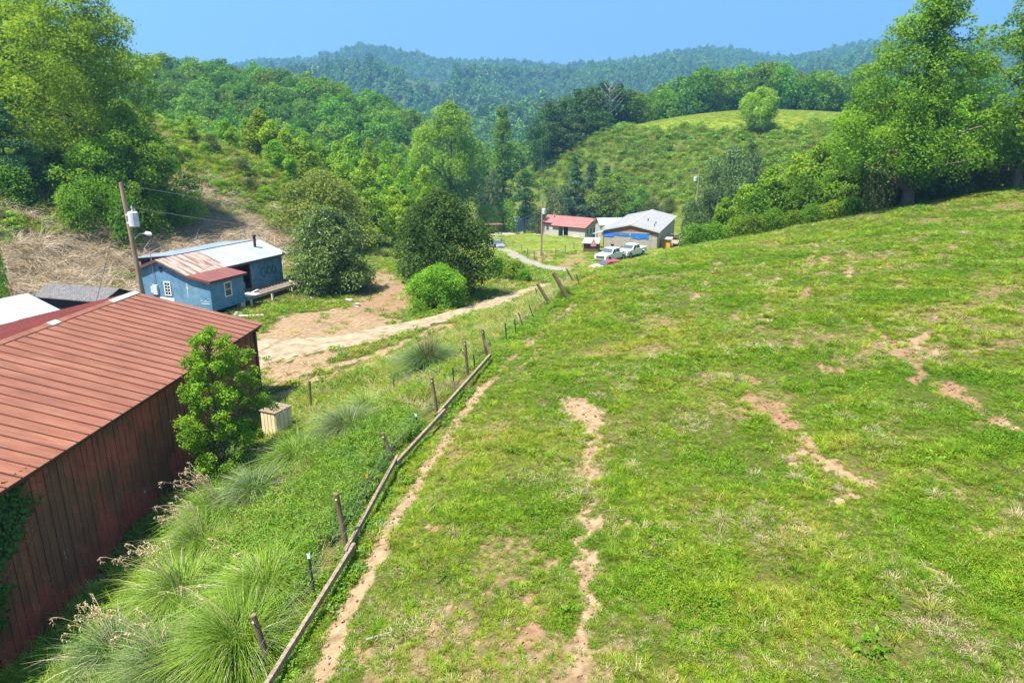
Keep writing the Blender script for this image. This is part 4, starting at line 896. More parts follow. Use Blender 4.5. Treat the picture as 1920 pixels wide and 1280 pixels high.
def p1(e, Ht, ln, r):
    transformer(e, .42-.33, -.3, Ht-2.15); mb = MB()
    mb.tube([(-.1, -.1, Ht-2.75), (.3, -.25, Ht-2.5), (.68, -.4, Ht-2.5)], .028, 6); a = mb.build('lamp_arm', M['steel'], e)
    mb = MB(); mb.tube([(.6, -.37, Ht-2.5), (.68, -.4, Ht-2.47), (.9, -.48, Ht-2.5), (.98, -.51, Ht-2.54)], [.05, .1, .11, .05], 10); mb.build('lamp_head', M['grey_paint'], a)
    mb = MB(); mb.tube([(-.1, -.17, 0), (-.2, -.17, Ht*.55)], .03, 6); mb.b2(-.2, 0, -.3, -.15, 1.2, 1.9); mb.build('conduit', M['steel'], e)
T1, e1 = pole(301, 37, 342, -.43, .135, 'tall weathered pole with grey transformer and lamp above the barn roof', p1)
def p2(e, Ht, ln, r): transformer(e, .35, -.1, Ht-1.9, .26, .8)
T2, e2 = pole(1014.5, 103, 377, .1, .15, 'brown pole with a transformer in the lawn before the red roofed house', p2)
def p3(e, Ht, ln, r): transformer(e, -.35, -.1, Ht-1.9, .25, .7)
T3, e3 = pole(1298, 118, 318, .25, .16, 'pale pole rising from bushes right of the grey roofed house', p3)
def p4(e, Ht, ln, r):
    mb = MB(); mb.b2(-.9, .9, -.06, .06, Ht-.7, Ht-.58); mb.build('crossarm', M['pole_wood'], e)
T4, e4 = pole(1015, 226, 246, 0, .16, 'distant thin pole against the dark trees on the slope', p4)
def wire(a, b, sag, label, r=.014, dz=0):
    pts = []
    for i in range(17):
        t = i/16; p = np.array(a)*(1-t)+np.array(b)*t; p[2] -= sag*4*t*(1-t)-dz; pts.append(p)
    mb = MB(); mb.tube(pts, r, 5); return tag(mb.build('wire', M['wire']), label, 'wire', 'overhead wires')
wire(T1-np.array([0,0,.1]), T2, 2.2, 'overhead wire strung from the top of the transformer pole')
wire(T1-np.array([-.2,0,1.2]), T2-np.array([0,0,1.3]), 2.6, 'lower overhead wire leaving beside the near transformer')
wire(T2, T3, .9, 'upper overhead wire between the lawn pole and the pale pole')
wire(T2-np.array([0,0,1.1]), T3-np.array([0,0,1.2]), 1.2, 'lower overhead wire between the lawn pole and the pale pole')
wire(T2, T4, 1.5, 'overhead wire climbing to the distant slope pole')
g = wp(133, 572, 40); wire(T1-np.array([0.05,0,.75]), (g[0], g[1], h1(g[0], g[1])), .0, 'straight guy wire slanting down left of the transformer pole', .016)

# ---------------------------------------------------------------- fences
def lift_at(px, py, lift):
    a = at(px, py); d = np.hypot(a[0], a[1])
    p = wp(px, py, 1.0); t = (a[1]/p[1])
    for _ in range(40):
        q = p*t; t *= 1 + .3*(q[2]-h1(q[0], q[1])-lift)/max(3, -q[2])
    return p*t
def upright(bx, by, tx, ty):
    b = at(bx, by); Z = ztop(ty, b[1]); d = b[1]*c0 - Z*s0; return b, np.array([(tx-960)/F0*d, b[1], Z])
wf = empty('wooden_fence', tuple(at(655, 1045)), 0, 'weathered fence of grey wooden posts and low timber rails along the cow path', 'fence')
O = np.array(wf.location)
def wpost(bx, by, tx, ty, r, square=True, name='post'):
    b, t = upright(bx, by, tx, ty); mb = MB(); d = (t-b)/np.linalg.norm(t-b)
    if square: mb.bar(b-d*.35-O, t-O, r*1.8, r*1.7, (0, 1, .1))
    else: mb.tube([b-d*.35-O, t-O], [r, r*.93], 10)
    o = mb.build(name, M['old_wood'], wf, bevel=.012)
    mb = MB(); q = t-d*.12-O; mb.tube([q+np.array([0, -r-.012, 0]), q+np.array([0, -r-.03, 0])], .022, 8); mb.build('insulator', M['white'], o)
for a in ((507, 1250, 474, 1152, .075), (651, 1032, 630, 925, .075), (738, 868, 717, 811, .07), (820, 778, 809, 707, .075), (877, 704, 871, 638, .075), (913, 668, 904, 617, .08)): wpost(*a, square=False)
b6, t6 = upright(913, 668, 904, 617)
mb = MB(); mb.bar(b6+np.array([.35, -.5, -.1])-O, b6*.35+t6*.65-O, .09, .09); mb.build('brace', M['old_wood'], wf)
rp = [lift_at(470, 1325, .38), lift_at(655, 1030, .36), lift_at(746, 862, .34), lift_at(828, 773, .34), lift_at(919, 670, .36)]
for i, (a, b) in enumerate(zip(rp[:-1], rp[1:])):
    d = (b-a)/np.linalg.norm(b-a); mb = MB(); off = np.array([.05*(-1)**i, 0, .03*(i % 2)]); mb.bar(a-d*.18-O+off, b+d*.18-O+off, .095, .165); mb.build('rail', M['rail_wood'], wf, bevel=.012)
for hgt in (.75, 1.05):
    mb = MB(); pts = [np.array([p[0], p[1], h1(p[0], p[1])+hgt])-O for p in FENCE[:6]]; mb.tube(pts, .006, 4); mb.build('fence_wire', M['wire'], wf)
# leaning posts farther along
for i, (a, lb) in enumerate((((1031, 570, 1007, 531, .11), 'left of two big grey posts leaning over the lane'), ((1066, 562, 1037, 511, .13), 'right and taller of two big grey posts leaning over the lane'), ((1078, 532, 1062, 504, .07), 'thin leaning post beyond the two big leaning posts'))):
    b, t = upright(*a[:4]); d = (t-b)/np.linalg.norm(t-b); mb = MB(); mb.tube([-d*.3, (t-b)*.5, t-b], [a[4], a[4]*.97, a[4]*.9], 9)
    tag(mb.build('fence_post', M['old_wood'], loc=tuple(b)), lb, 'post', 'leaning posts above the lane')
tf = empty('wire_fence', tuple(at(583, 1120)), 0, 'thin dark metal stakes with wire strands beside the timber rails', 'fence')
O2 = np.array(tf.location); tops = []
for (bx, by, tx, ty) in ((590,1118,578,1036),(696,922,687,888),(784,808,779,774),(851,722,849,690),(950,640,947,606),(967,628,965,598),(980,610,972,586),(1002,600,992,572),(1008,560,1004,540),(890,690,888,664),(1087,536,1080,514)):
    b, t = upright(bx, by, tx, ty); mb = MB(); d = t-b; mb.bar(b-d*.2-O2, t-O2, .045, .03); mb.bar(b-d*.2-O2, t-O2, .012, .06); p = mb.build('stake', M['post_green'], tf); tops.append((b, t))
    if bx > 840: continue
    mb = MB(); u = d/np.linalg.norm(d); mb.bar(t-u*.14-O2, t-u*.01-O2, .05, .065); mb.build('stake_top', M['yellow'] if bx == 696 else M['white'], p)
tops.sort(key=lambda q: q[0][1])
for f in (.55, .85):
    mb = MB(); mb.tube([b*(1-f)+t*f-O2 for b, t in tops], .005, 4); mb.build('strand', M['wire'], tf)
for (bx, by, tx, ty, r, lb) in ((583, 768, 580, 714, .07, 'lone dark wooden post between the yard and the pampas grass'), (525, 958, 521, 918, .04, 'short dark stake in the weeds below the bright grass clump'), (740, 738, 737, 708, .035, 'short thin stake beside the brown topped grass clump')):
    b, t = upright(bx, by, tx, ty); mb = MB(); mb.tube([(0, 0, -.3), t-b], [r, r*.9], 8); tag(mb.build('fence_post', M['old_wood'], loc=tuple(b)), lb, 'post', 'lone posts in the weeds')
# garden fence round the plot by the lane
gf = empty('garden_fence', tuple(at(1018, 488)), 0, 'low wire fence on thin posts around the little garden plot by the lane', 'fence'); O3 = np.array(gf.location)
gp = [(945,458),(962,464),(978,472),(989,480),(1002,487),(1018,490),(1042,482),(1060,474),(1076,468),(1092,462)]
gq = [at(*p) for p in gp]
for q in gq: mb = MB(); mb.bar(q-O3-np.array([0,0,.3]), q-O3+np.array([0,0,1.25]), .1, .1, (0,1,0)); mb.build('post', M['old_wood'], gf)
for hgt in (.4, .8, 1.15): mb = MB(); mb.tube([q-O3+np.array([0,0,hgt]) for q in gq], .012, 4); mb.build('strand', M['wire'], gf)
# gate post, swing frame, mailbox by the far lane
b = at(940, 462); mb = MB(); mb.b2(-.12, .12, -.12, .12, -.3, 1.6); mb.bar((.1, 0, 1.3), (1.3, .2, -.1), .1, .1); tag(mb.build('gate_post', M['old_wood'], loc=tuple(b)), 'dark braced gate post beside the silver car', 'post')
x, y, z = spot(926, 165); sw = empty('garden_swing_frame', (x, y, z), R(25), 'brown timber swing frame with a slatted top on the far lawn', 'swing frame')
for px_ in (-1.6, 1.6):
    for py_ in (-.9, .9): mb = MB(); mb.b2(px_-.07, px_+.07, py_-.07, py_+.07, -.3, 2.3); mb.build('post', M['brown_trim'], sw)
mb = MB()
for k in range(9): mb.b2(-1.95+k*.47, -1.8+k*.47, -1.2, 1.2, 2.4, 2.5)
for py_ in (-.9, .9): mb.b2(-1.9, 1.95, py_-.05, py_+.05, 2.28, 2.4)
mb.build('slatted_top', M['brown_board'], sw)
mb = MB(); mb.b2(-1, 1, -.25, .25, .5, .58); mb.b2(-1, 1, .2, .28, .6, 1.0); s_ = mb.build('swing_seat', M['brown_trim'], sw)
x, y, z = spot(965, 178); mbx = empty('mailbox', (x, y, z), R(60), 'dark mailbox on a post where the driveway meets the road', 'mailbox')
mb = MB(); mb.b2(-.06, .06, -.06, .06, -.2, 1.05); mb.build('post', M['brown_trim'], mbx)
mb = MB(); mb.extr([(-.15, -.3, 1.05), (.15, -.3, 1.05), (.15, -.3, 1.25), (.08, -.3, 1.37), (-.08, -.3, 1.37), (-.15, -.3, 1.25)], (0, .6, 0)); mb.build('box', M['charcoal'], mbx)
# planked box by the barn
b = at(522, 812); bx_ = empty('planked_box', tuple(b), R(-25), 'cream planked box with grey slatted lid beside the sapling', 'crate')
mb = MB(); mb.b2(-.4, .4, -.5, .5, -.3, 1.18)
for k in range(4): mb.b2(-.4+k*.2+.01, -.4+k*.2+.17, -.52, .52, -.3, 1.16)
for k in range(4): mb.b2(-.425, .425, -.5+k*.25+.02, -.5+k*.25+.21, -.3, 1.16)
mb.build('side_plank', M['box_cream'], bx_)
mb = MB()
for k in range(4): mb.b2(-.46, .46, -.55+k*.28, -.31+k*.28, 1.19, 1.23)
mb.build('lid_slat', M['rail_wood'], bx_)
# rocks, log pile, pipe in the yard
def rock(px, py, w, hh, seed, label, mat='stone'):
    rng = np.random.RandomState(seed); b = at(px, py); me = bpy.data.meshes.new('rock')
    import bmesh
    bm = bmesh.new(); bmesh.ops.create_icosphere(bm, subdivisions=3, radius=1); ph = rng.rand(3)*9
    for v_ in bm.verts:
        c_ = v_.co; k = .8+.35*math.sin(c_.x*2.3+ph[0])*math.sin(c_.y*2.7+ph[1])+.2*math.sin(c_.z*4+ph[2]); v_.co = (c_.x*w*k, c_.y*w*.7*k, c_.z*hh*k + hh*.25)
    bm.to_mesh(me); bm.free(); tag(link('rock', me, M[mat], loc=tuple(b)), label, 'rock', 'rocks in the yard')
rock(656, 566, .38, .3, 1, 'pale rounded rock on the grass island in the dirt yard'); rock(671, 573, .3, .2, 2, 'low rock right of the pale rounded rock'); rock(446, 590, .36, .24, 3, 'flat grey rock under the corner of the blue house')
rock(590, 551, .55, .4, 4, 'grey boulder at the foot of the round magnolia'); rock(606, 548, .45, .36, 5, 'mottled boulder right of another beneath the magnolia'); rock(583, 560, .25, .18, 6, 'small stone below the boulders by the magnolia')
b = at(468, 593); mb = MB(); mb.tube([(-1, -.15, .06), (1, .25, .06)], .05, 8); tag(mb.build('pipe', M['white'], loc=tuple(b)), 'white plastic pipe lying on grass by the blue house', 'pipe')
# little red gabled roof in front of the blue house
x, y, z = spot(367, 47.5); lt = empty('well_house', (x, y, z), R(-15), 'tiny red gabled roof peeping over the barn by the blue house', 'well house')
mb = MB(); mb.extr([(-.75, -.8, -.3), (.75, -.8, -.3), (.75, -.8, .75), (0, -.8, 1.15), (-.75, -.8, .75)], (0, 1.6, 0)); mb.build('wall', M['brown_board'], lt)
roof_slab('roof', 0, 1.32, 1.0, .8, -1.1, 1.1, .04, M['coral_roof'], lt, .4, .02, .03); roof_slab('roof', 0, 1.32, -1.0, .8, -1.1, 1.1, .04, M['coral_roof'], lt, .4, .02, .03)
mb = MB()
for sx in (1, -1): mb.extr([(0, -1.13, 1.33), (sx*1.0, -1.13, .81), (sx*1.0, -1.13, .74), (0, -1.13, 1.25)], (0, .03, 0))
mb.build('fascia', M['white'], lt)
#@@VEG
# ---------------------------------------------------------------- trees: kinds
random.seed(3)
RG = np.random.RandomState(77)
M['leaf_sap'] = leafmat('leaf_sap', (.09, .2, .012), (.24, .39, .025), .42, rnd=.04, huev=.004)
M['leaf_hedge'] = leafmat('leaf_hedge', (.1, .15, .02), (.25, .31, .05), .3, rnd=.05)
M['leaf_near'] = leafmat('leaf_near', (.085, .2, .012), (.22, .38, .028), .44, rnd=.05, huev=.005)
M['leaf_yellow'] = leafmat('leaf_yellow', (.12, .21, .01), (.29, .41, .025), .48, rnd=.06, huev=.006)
M['leaf_glossy'] = leafmat('leaf_glossy', (.06, .115, .018), (.18, .265, .05), .22, .45, rnd=.05, spec=.35)
M['leaf_ivy'] = leafmat('leaf_ivy', (.025, .085, .015), (.07, .17, .03), .25, .35, rnd=.03)
def protos(cat, seeds, kind, Ht, Wd, base, n, leaf, mat, **k): return [proto(cat, s, kind, Ht, Wd, base, n, leaf, M[mat], **k) for s in seeds]
P_forest = protos('tree', (11, 12, 13, 14, 15), 'round', 14, 11.5, 1.0, 4200, .62, 'leaf_forest', ncl=40, clr=.17, nl=6)
P_poplar = protos('tree', (21, 22, 23), 'egg', 11, 8, .2, 4600, .42, 'leaf_bright', ncl=42, clr=.17, nl=8)
P_mid = protos('tree', (31, 32, 33), 'round', 10, 9, 1.2, 7000, .36, 'leaf_mid', ncl=55, clr=.14, nl=10)
P_bright = protos('tree', (41, 42, 43), 'egg', 9, 7.5, .4, 7000, .34, 'leaf_bright', ncl=55, clr=.14, nl=10)
P_dark = protos('tree', (51, 52, 53), 'round', 14, 11, .8, 5000, .5, 'leaf_dark', ncl=45, clr=.15, nl=10)
P_greyt = protos('tree', (61, 62), 'round', 10, 9, .8, 6000, .38, 'leaf_grey', ncl=50, clr=.15, nl=8)
P_bush = protos('bush', (71, 72, 73), 'dome', 3, 4, .1, 3500, .2, 'leaf_mid', ncl=30, clr=.2, nl=5)
P_bushb = protos('bush', (81, 82), 'dome', 3, 4, .1, 3500, .2, 'leaf_bright', ncl=30, clr=.2, nl=5)
P_bushd = protos('bush', (91, 92), 'dome', 3, 4, .1, 3500, .18, 'leaf_olive', ncl=30, clr=.2, nl=5)
P_pine = protos('pine', (95, 96), 'cone', 14, 7, 1, 6000, .4, 'leaf_pine', ncl=60, clr=.13, nl=14, squash=.45, aspect=.3)

# ---------------------------------------------------------------- hero trees and shrubs
def hero(cat, seed, kind, px, d, pytop, wpx, n, leaf, mat, name, label, base=.15, rz=0.3, **k):
    x, y, z = spot(px, d); Ht = ztop(pytop, y)-z; Wd = wpx*d/F0
    P = proto(cat, seed, kind, Ht, Wd, Ht*base, n, leaf, M[mat], **k)
    return P.put(name, x, y, z-.05, Ht, Wd, label, rz=rz)
hero('tree', 101, 'egg', 195, 74, -40, 360, 50000, .27, 'leaf_yellow', 'broadleaf_tree', 'tall airy yellow green tree with dark forked limbs on the left bank', .12, ncl=150, clr=.085, nl=34, r0=.3, limb_top=.93, squash=.75)
hero('tree', 102, 'egg', 60, 80, -120, 300, 36000, .3, 'leaf_near', 'broadleaf_tree', 'tall dark green tree cut off by the upper left corner', .1, ncl=90, clr=.09, nl=20, squash=.65)
hero('tree', 103, 'egg', -25, 70, -60, 200, 20000, .28, 'leaf_near', 'broadleaf_tree', 'broad tree at the left frame edge behind the blue green pine', .1, ncl=80, clr=.1, nl=14)
hero('tree', 117, 'dome', 312, 75, 252, 120, 12000, .24, 'leaf_near', 'broadleaf_tree', 'low rounded tree where the bank meets the grassy left hill', .04, ncl=60, clr=.13, nl=10)
hero('tree', 118, 'dome', 200, 69, 262, 190, 18000, .24, 'leaf_near', 'broadleaf_tree', 'broad low tree in front of the forked tree trunk', .04, ncl=80, clr=.12, nl=12)
hero('tree', 104, 'dome', 262, 72, 190, 150, 18000, .24, 'leaf_bright', 'broadleaf_tree', 'rounded bright tree leaning out right of the forked tree', .05, ncl=70, clr=.12, nl=12)
hero('pine', 105, 'cone', 22, 64, 185, 160, 16000, .26, 'leaf_pine', 'pine_tree', 'blue green pine with layered boughs at the left frame edge', .08, ncl=80, clr=.13, nl=20, squash=.35, aspect=.25)
hero('tree', 106, 'cone', 1700, 68, -60, 345, 52000, .26, 'leaf_near', 'broadleaf_tree', 'huge bright green tree with ragged open top on the field edge', .1, ncl=160, clr=.082, nl=40, r0=.5, limb_top=.93, squash=.78)
hero('tree', 107, 'cone', 1905, 66, -90, 320, 46000, .26, 'leaf_near', 'broadleaf_tree', 'tall tree cut off by the right frame edge beside the huge ragged tree', .1, ncl=140, clr=.085, nl=36, r0=.4, limb_top=.93, squash=.78)
hero('tree', 108, 'dome', 620, 62.5, 384, 172, 40000, .19, 'leaf_glossy', 'magnolia', 'round glossy magnolia standing right of the blue house deck', .03, ncl=150, clr=.1, nl=12, shell=.8, lobe=.1)
hero('tree', 109, 'round', 830, 60, 358, 212, 42000, .2, 'leaf_dark', 'broadleaf_tree', 'dense dark leafy tree in the valley middle right of the earth slope', .04, ncl=110, clr=.115, nl=14, shell=.7, lobe=.16)
hero('shrub', 110, 'dome', 828, 54.5, 492, 118, 16000, .13, 'leaf_bright', 'shrub', 'light green spreading shrub in front of the dense dark tree', .06, ncl=60, clr=.13, nl=16)
hero('shrub', 111, 'dome', 606, 86, 324, 205, 36000, .26, 'leaf_hedge', 'hedge_bush', 'wide dome of olive green hedge uphill behind the round magnolia', .02, ncl=110, clr=.12, nl=8, shell=.78, lobe=.12)
hero('tree', 112, 'round', 848, 172, 190, 165, 26000, .5, 'leaf_mid', 'broadleaf_tree', 'very large rounded shade tree with open trunk in the valley centre', .12, ncl=100, clr=.1, nl=24, r0=.6)
hero('tree', 113, 'column', 943, 205, 203, 52, 14000, .5, 'leaf_mid', 'vine_covered_tree', 'tall narrow vine wrapped column of green by the dark wood', .02, ncl=60, clr=.24, nl=6)
_q = at(1425, 246); hero('tree', 114, 'round', 1425, _q[1]*c0-_q[2]*s0, 163, 92, 15000, .42, 'leaf_bright', 'broadleaf_tree', 'lone pale green tree on the edge of the upper pasture', .1, ncl=80, clr=.11, nl=16)
hero('tree', 115, 'round', 984, 196, 319, 50, 8000, .4, 'leaf_dark', 'broadleaf_tree', 'small dark lollipop tree with bare trunk before the far road', .28, ncl=40, clr=.16, nl=8)
hero('tree', 116, 'egg', 424, 26.8, 612, 240, 24000, .1, 'leaf_sap', 'sapling', 'bright young sapling growing against the red barn wall', .05, ncl=130, clr=.066, nl=46, r0=.06, squash=.85, shell=.3, limb_top=.95)
# bare white dead tree
x, y, z = spot(1140, 226); Ht = ztop(152, y)-z
dt = empty('dead_tree', (x, y, z), 0, 'bare white dead tree against the dark wood on the slope', 'tree')
mb = MB(); r_ = random.Random(8); mb.tube([(0, 0, -.4), (.2, 0, Ht*.4), (.1, 0, Ht*.97)], [.4, .28, .03], 8)
for k in range(26):
    t = .22+.7*k/26; a = k*2.4; L = Ht*(.12+.34*(1-t)*r_.uniform(.7, 1.3)); p = (.2, 0, Ht*t); q = (p[0]+L*math.cos(a)*.8, L*math.sin(a)*.8, p[2]+L*.75)
    mb.tube([p, ((p[0]+q[0])/2, (p[1]+q[1])/2, (p[2]+q[2])/2-.2), q], [.16*(1-t)+.05, .08, .02], 5)
    for j in range(3):
        s = (p[0]+(q[0]-p[0])*(.5+.2*j), q[1]*(.5+.2*j), p[2]+(q[2]-p[2])*(.5+.2*j)); b2 = a+r_.uniform(-1, 1); l2 = L*.4
        mb.tube([s, (s[0]+l2*math.cos(b2)*.7, s[1]+l2*math.sin(b2)*.7, s[2]+l2*.7)], [.05, .015], 4)
mb.build('trunk', M['grey_bark'], dt)

# ---------------------------------------------------------------- rows and groups of trees placed one by one
def row(Ps, name, items, label, group, jit=.12):
    for i, (px, d, top, w) in enumerate(items):
        put_px(Ps[i % len(Ps)], name, px, d, top, w*random.uniform(1-jit, 1+jit)*(1.3 if name == 'young_poplar' else 1), label, group)
row(P_bright, 'broadleaf_tree', [(1352,78,372,80),(1390,79,345,90),(1436,80,312,100),(1478,81,292,100),(1522,82,268,115),(1566,83,238,120),(1612,84,196,130),(1648,85,168,120),(1790,84,180,150),(1840,80,200,130)], 'bright leafy tree in the belt along the far field edge', 'trees of the field edge belt')
row(P_mid, 'broadleaf_tree', [(1412,77,352,80),(1500,78,322,90),(1545,79,310,90),(1590,78,292,100),(1630,79,285,100),(1760,78,262,90),(1800,77,270,100)], 'mid green tree low in the belt along the far field edge', 'lower trees of the field edge belt')
row(P_bush, 'bush', [(1300+i*37, 71.5+(i % 3)*.8, 418-i*6.2+(i % 2)*8, 62) for i in range(17)], 'leafy bush at the foot of the trees along the far field edge', 'bushes of the field edge belt')
row(P_bushd, 'bush', [(1640+i*34, 69.5+(i % 2), 296-i*3+(i % 3)*8, 74) for i in range(9)], 'dark weedy bush beneath the huge ragged tree', 'dark bushes under the huge tree')
row(P_greyt, 'broadleaf_tree', [(1290,100,372,60),(1330,120,318,90),(1362,140,272,90),(1400,150,268,80)], 'dull grey green tree between the grey roof and the upper pasture', 'grey green trees below the pasture')
row(P_dark, 'broadleaf_tree', [(1006,222,222,52),(1030,226,186,62),(1054,228,190,70),(1080,229,168,84),(1106,230,160,88),(1130,232,155,90),(1158,233,158,88),(1182,236,166,80),(1062,222,222,74),(1092,224,212,80),(1120,225,205,80)], 'dark shaded tree of the small wood on the slope crest', 'trees of the dark wood')
row(P_pine, 'pine_tree', [(1076,200,288,84),(1106,199,302,80),(1134,195,310,74)], 'dark pine in the clump on the slope behind the red roof', 'pines behind the red roof')
row(P_mid, 'broadleaf_tree', [(1157,190,324,92),(1200,184,352,60)], 'rounded mid green tree behind the red and silver roofs', 'trees behind the houses')
row(P_greyt, 'willow_tree', [(1035,206,350,52),(1058,203,346,54)], 'drooping grey green willow behind the red roofed house', 'willows behind the red roof')
row(P_greyt, 'broadleaf_tree', [(926,200,318,58),(905,196,330,50)], 'grey green tree right of the very large shade tree', 'grey trees by the far road')
row(P_bushb, 'bush', [(918,176,383,52),(950,180,376,50)], 'bright rounded bush beside the swing frame', 'bright bushes by the swing frame')
row(P_bush, 'bush', [(935,73,482,60),(968,72,492,58),(985,70,505,40)], 'dark bush on the verge inside the road bend', 'bushes inside the road bend')
row(P_bushd, 'bush', [(1185,184,378,44),(1222,180,372,50),(1255,174,372,44),(1012,206,390,44),(1090,201,376,56)], 'low olive bush on the slope behind the houses', 'olive bushes behind the houses')
row(P_poplar, 'young_poplar', [(494,108,204,66),(515,106,228,56),(470,110,222,50),(541,106,240,50),(437,106,240,34),(520,102,262,44),(560,106,262,56),(580,108,250,50),(360,98,218,34),(428,108,222,40),(545,100,290,40),(590,104,285,46)], 'bright young conical tree along the crest of the grassy left hill', 'bright saplings on the hill crest')
row(P_poplar, 'young_poplar', [(610,128,262,50),(640,122,268,56),(668,125,254,54),(700,130,262,56),(730,132,270,50),(752,128,290,46),(652,112,300,60),(690,110,302,62),(725,112,310,60),(775,125,300,50),(760,110,325,56),(800,118,312,46)], 'bright conical tree in the valley stand left of the very large tree', 'bright trees of the valley stand')
row(P_bright, 'broadleaf_tree', [(742,96,352,90),(700,92,352,84),(765,92,372,70),(800,104,352,60)], 'bright yellow green bushy tree behind the dense dark tree', 'bushy trees behind the dark tree')
row(P_bushb, 'bush', [(348,92,276,44),(300,84,330,50),(415,88,348,40),(385,96,320,34),(500,92,352,36),(545,90,360,34)], 'small bright bush scattered on the grassy left hill', 'bright bushes on the left hill')
row(P_bushd, 'bush', [(398,98,262,50),(455,95,312,48),(330,90,300,44),(470,92,342,40)], 'dark bush on the grassy left hill', 'dark bushes on the left hill')
row(P_bush, 'bush', [(100,70,305,110),(150,69,322,100),(215,70,300,110),(245,69,340,90),(50,67,300,110),(285,71,368,70),(10,66,320,80),(180,68,352,80),(275,78,300,80),(20,62,350,100),(140,63,352,90),(235,66,358,80),(300,74,350,70),(330,76,352,60)], 'green undergrowth bush on the bank beneath the forked tree', 'undergrowth on the left bank')
put_px(P_bushb[0], 'bush', 5, 45, 440, 62, 'bright bush at the left frame edge on the dry bank')
put_px(P_bush[1], 'bush', 1095, 66, 510, 26, 'small dark weedy bush at the end of the leaning posts')
put_px(P_bush[2], 'bush', 1058, 43, 535, 40, 'green bush growing between the two big leaning posts')
# wooded ridge, treeline beyond the upper pasture: each tree its own object, hidden ones left out
seen = np.full(2200, 640.0)
def wood(Ps, name, region, sp, hr, label, group, cap, hidden=12, wk=.62, seed=0, poly=None):
    rg_ = np.random.RandomState(seed); x0_, x1_, y0_, y1_ = region
    nx_, ny_ = int((x1_-x0_)/sp), int((y1_-y0_)/sp)
    X = x0_+(np.arange(nx_)[None]+.5*(np.arange(ny_)[:, None] % 2)+rg_.uniform(-.32, .32, (ny_, nx_)))*sp; Y = y0_+(np.arange(ny_)[:, None]+rg_.uniform(-.32, .32, (ny_, nx_)))*sp
    X, Y = X.ravel(), Y.ravel(); k = poly(X, Y) if poly else np.ones(len(X), bool); X, Y = X[k], Y[k]; Z = H(X, Y); o = np.argsort(Y); cnt = 0
    for i in o:
        hh = rg_.uniform(*hr); px, py, d = proj(X[i], Y[i], Z[i]+hh); w = hh*wk*F0/d
        a, b_ = int(px-w*.4)+100, int(px+w*.4)+100
        if a < 60 or b_ > 2100 or cnt >= cap: continue
        if py > seen[a:b_+1].max()-3 and hidden: continue
        seen[a:b_+1] = np.minimum(seen[a:b_+1], py+hh*.12*F0/d); cnt += 1
        Ps[rg_.randint(len(Ps))].put(name, X[i], Y[i], Z[i]-.2, hh, hh*wk*rg_.uniform(.9, 1.15), label, group)
    return cnt
n1 = wood(P_poplar, 'poplar_tree', (-75, -12, 128, 185), 6.2, (8, 12), 'conical green tree on the lower flank of the wooded ridge', 'trees of the lower ridge flank', 90, wk=.72, seed=1, poly=lambda X, Y: (X < -14-(Y-128)*.16) & (X > -30-(Y-110)*.62))
n2 = wood(P_forest, 'forest_tree', (-175, -8, 178, 330), 8.6, (10, 16), 'full crowned tree in the unbroken wood of the left ridge', 'trees of the wooded ridge', 230, wk=.85, seed=2, poly=lambda X, Y: (X < -24+(Y-178)*.1) & (X < -6))
seen[:] = 640
n3 = wood(P_forest, 'forest_tree', (30, 175, 256, 300), 8.5, (12, 19), 'tall shaded tree in the row beyond the upper pasture', 'trees beyond the upper pasture', 70, wk=.78, seed=3, poly=lambda X, Y: (Y > 262-X*.05))
n4 = wood(P_forest, 'forest_tree', (-20, 60, 236, 330), 8.8, (10, 15), 'valley tree between the ridge and the dark wood', 'trees of the valley floor', 60, wk=.85, seed=4, poly=lambda X, Y: (Y > 240) & (H(X, Y) < 6))
print('wood counts', n1, n2, n3, n4)

# ---------------------------------------------------------------- far woods (one mass each)
def grid_pts(x0_, x1_, y0_, y1_, sp, seed, cond):
    rg_ = np.random.RandomState(seed); nx_, ny_ = int((x1_-x0_)/sp), int((y1_-y0_)/sp)
    X = (x0_+(np.arange(nx_)[None]+rg_.uniform(0, 1, (ny_, nx_)))*sp).ravel(); Y = (y0_+(np.arange(ny_)[:, None]+rg_.uniform(0, 1, (ny_, nx_)))*sp).ravel()
    k = cond(X, Y); return X[k], Y[k], rg_
def far_crown(seed, n, leaf, kind='round', Ht=13, Wd=10.5):
    rng = np.random.RandomState(seed); c_, r_ = crown(rng, kind, Ht, Wd, .5, 16, .24); return raw_mesh('far_crown', *leaf_cloud(rng, c_, r_, n, leaf, .7))
M['leaf_far'] = leafmat('leaf_far', (.04, .115, .02), (.17, .3, .055), .25, rnd=.38, huev=.022, spec=.05)
fsrc = [(far_crown(200+i, 520, 1.15, 'round' if i < 4 else 'egg', 13, 10.5 if i < 4 else 7), M['leaf_far']) for i in range(6)]
X, Y, rg_ = grid_pts(-420, 420, 318, 640, 9, 5, lambda X, Y: (np.abs(X) < .82*Y) & ~((X < -10) & (Y < 335)) & ~((X > 20) & (Y < 335) & (X < 175)))
n = len(X); sc = rg_.uniform(.75, 1.35, n); scatter('valley_wood', np.stack([X, Y, H(X, Y)-.4], -1), np.stack([sc, sc, sc*rg_.uniform(.85, 1.2, n)], -1), np.stack([0*X, 0*X, rg_.uniform(0, 6.28, n)], -1), rg_.randint(0, 6, n), fsrc, 'distant unbroken wood filling the valley behind the near ridges', 'woodland')
fsrc2 = [(far_crown(300+i, 230, 1.7, 'round', 12, 10), M['leaf_far']) for i in range(5)]
clear = lambda X, Y: ((X+118)/34)**2 + ((Y-1010)/60)**2 < 1
X, Y, rg_ = grid_pts(-1650, 1650, 640, 1990, 9, 6, lambda X, Y: (np.abs(X) < .8*Y) & ~clear(X, Y))
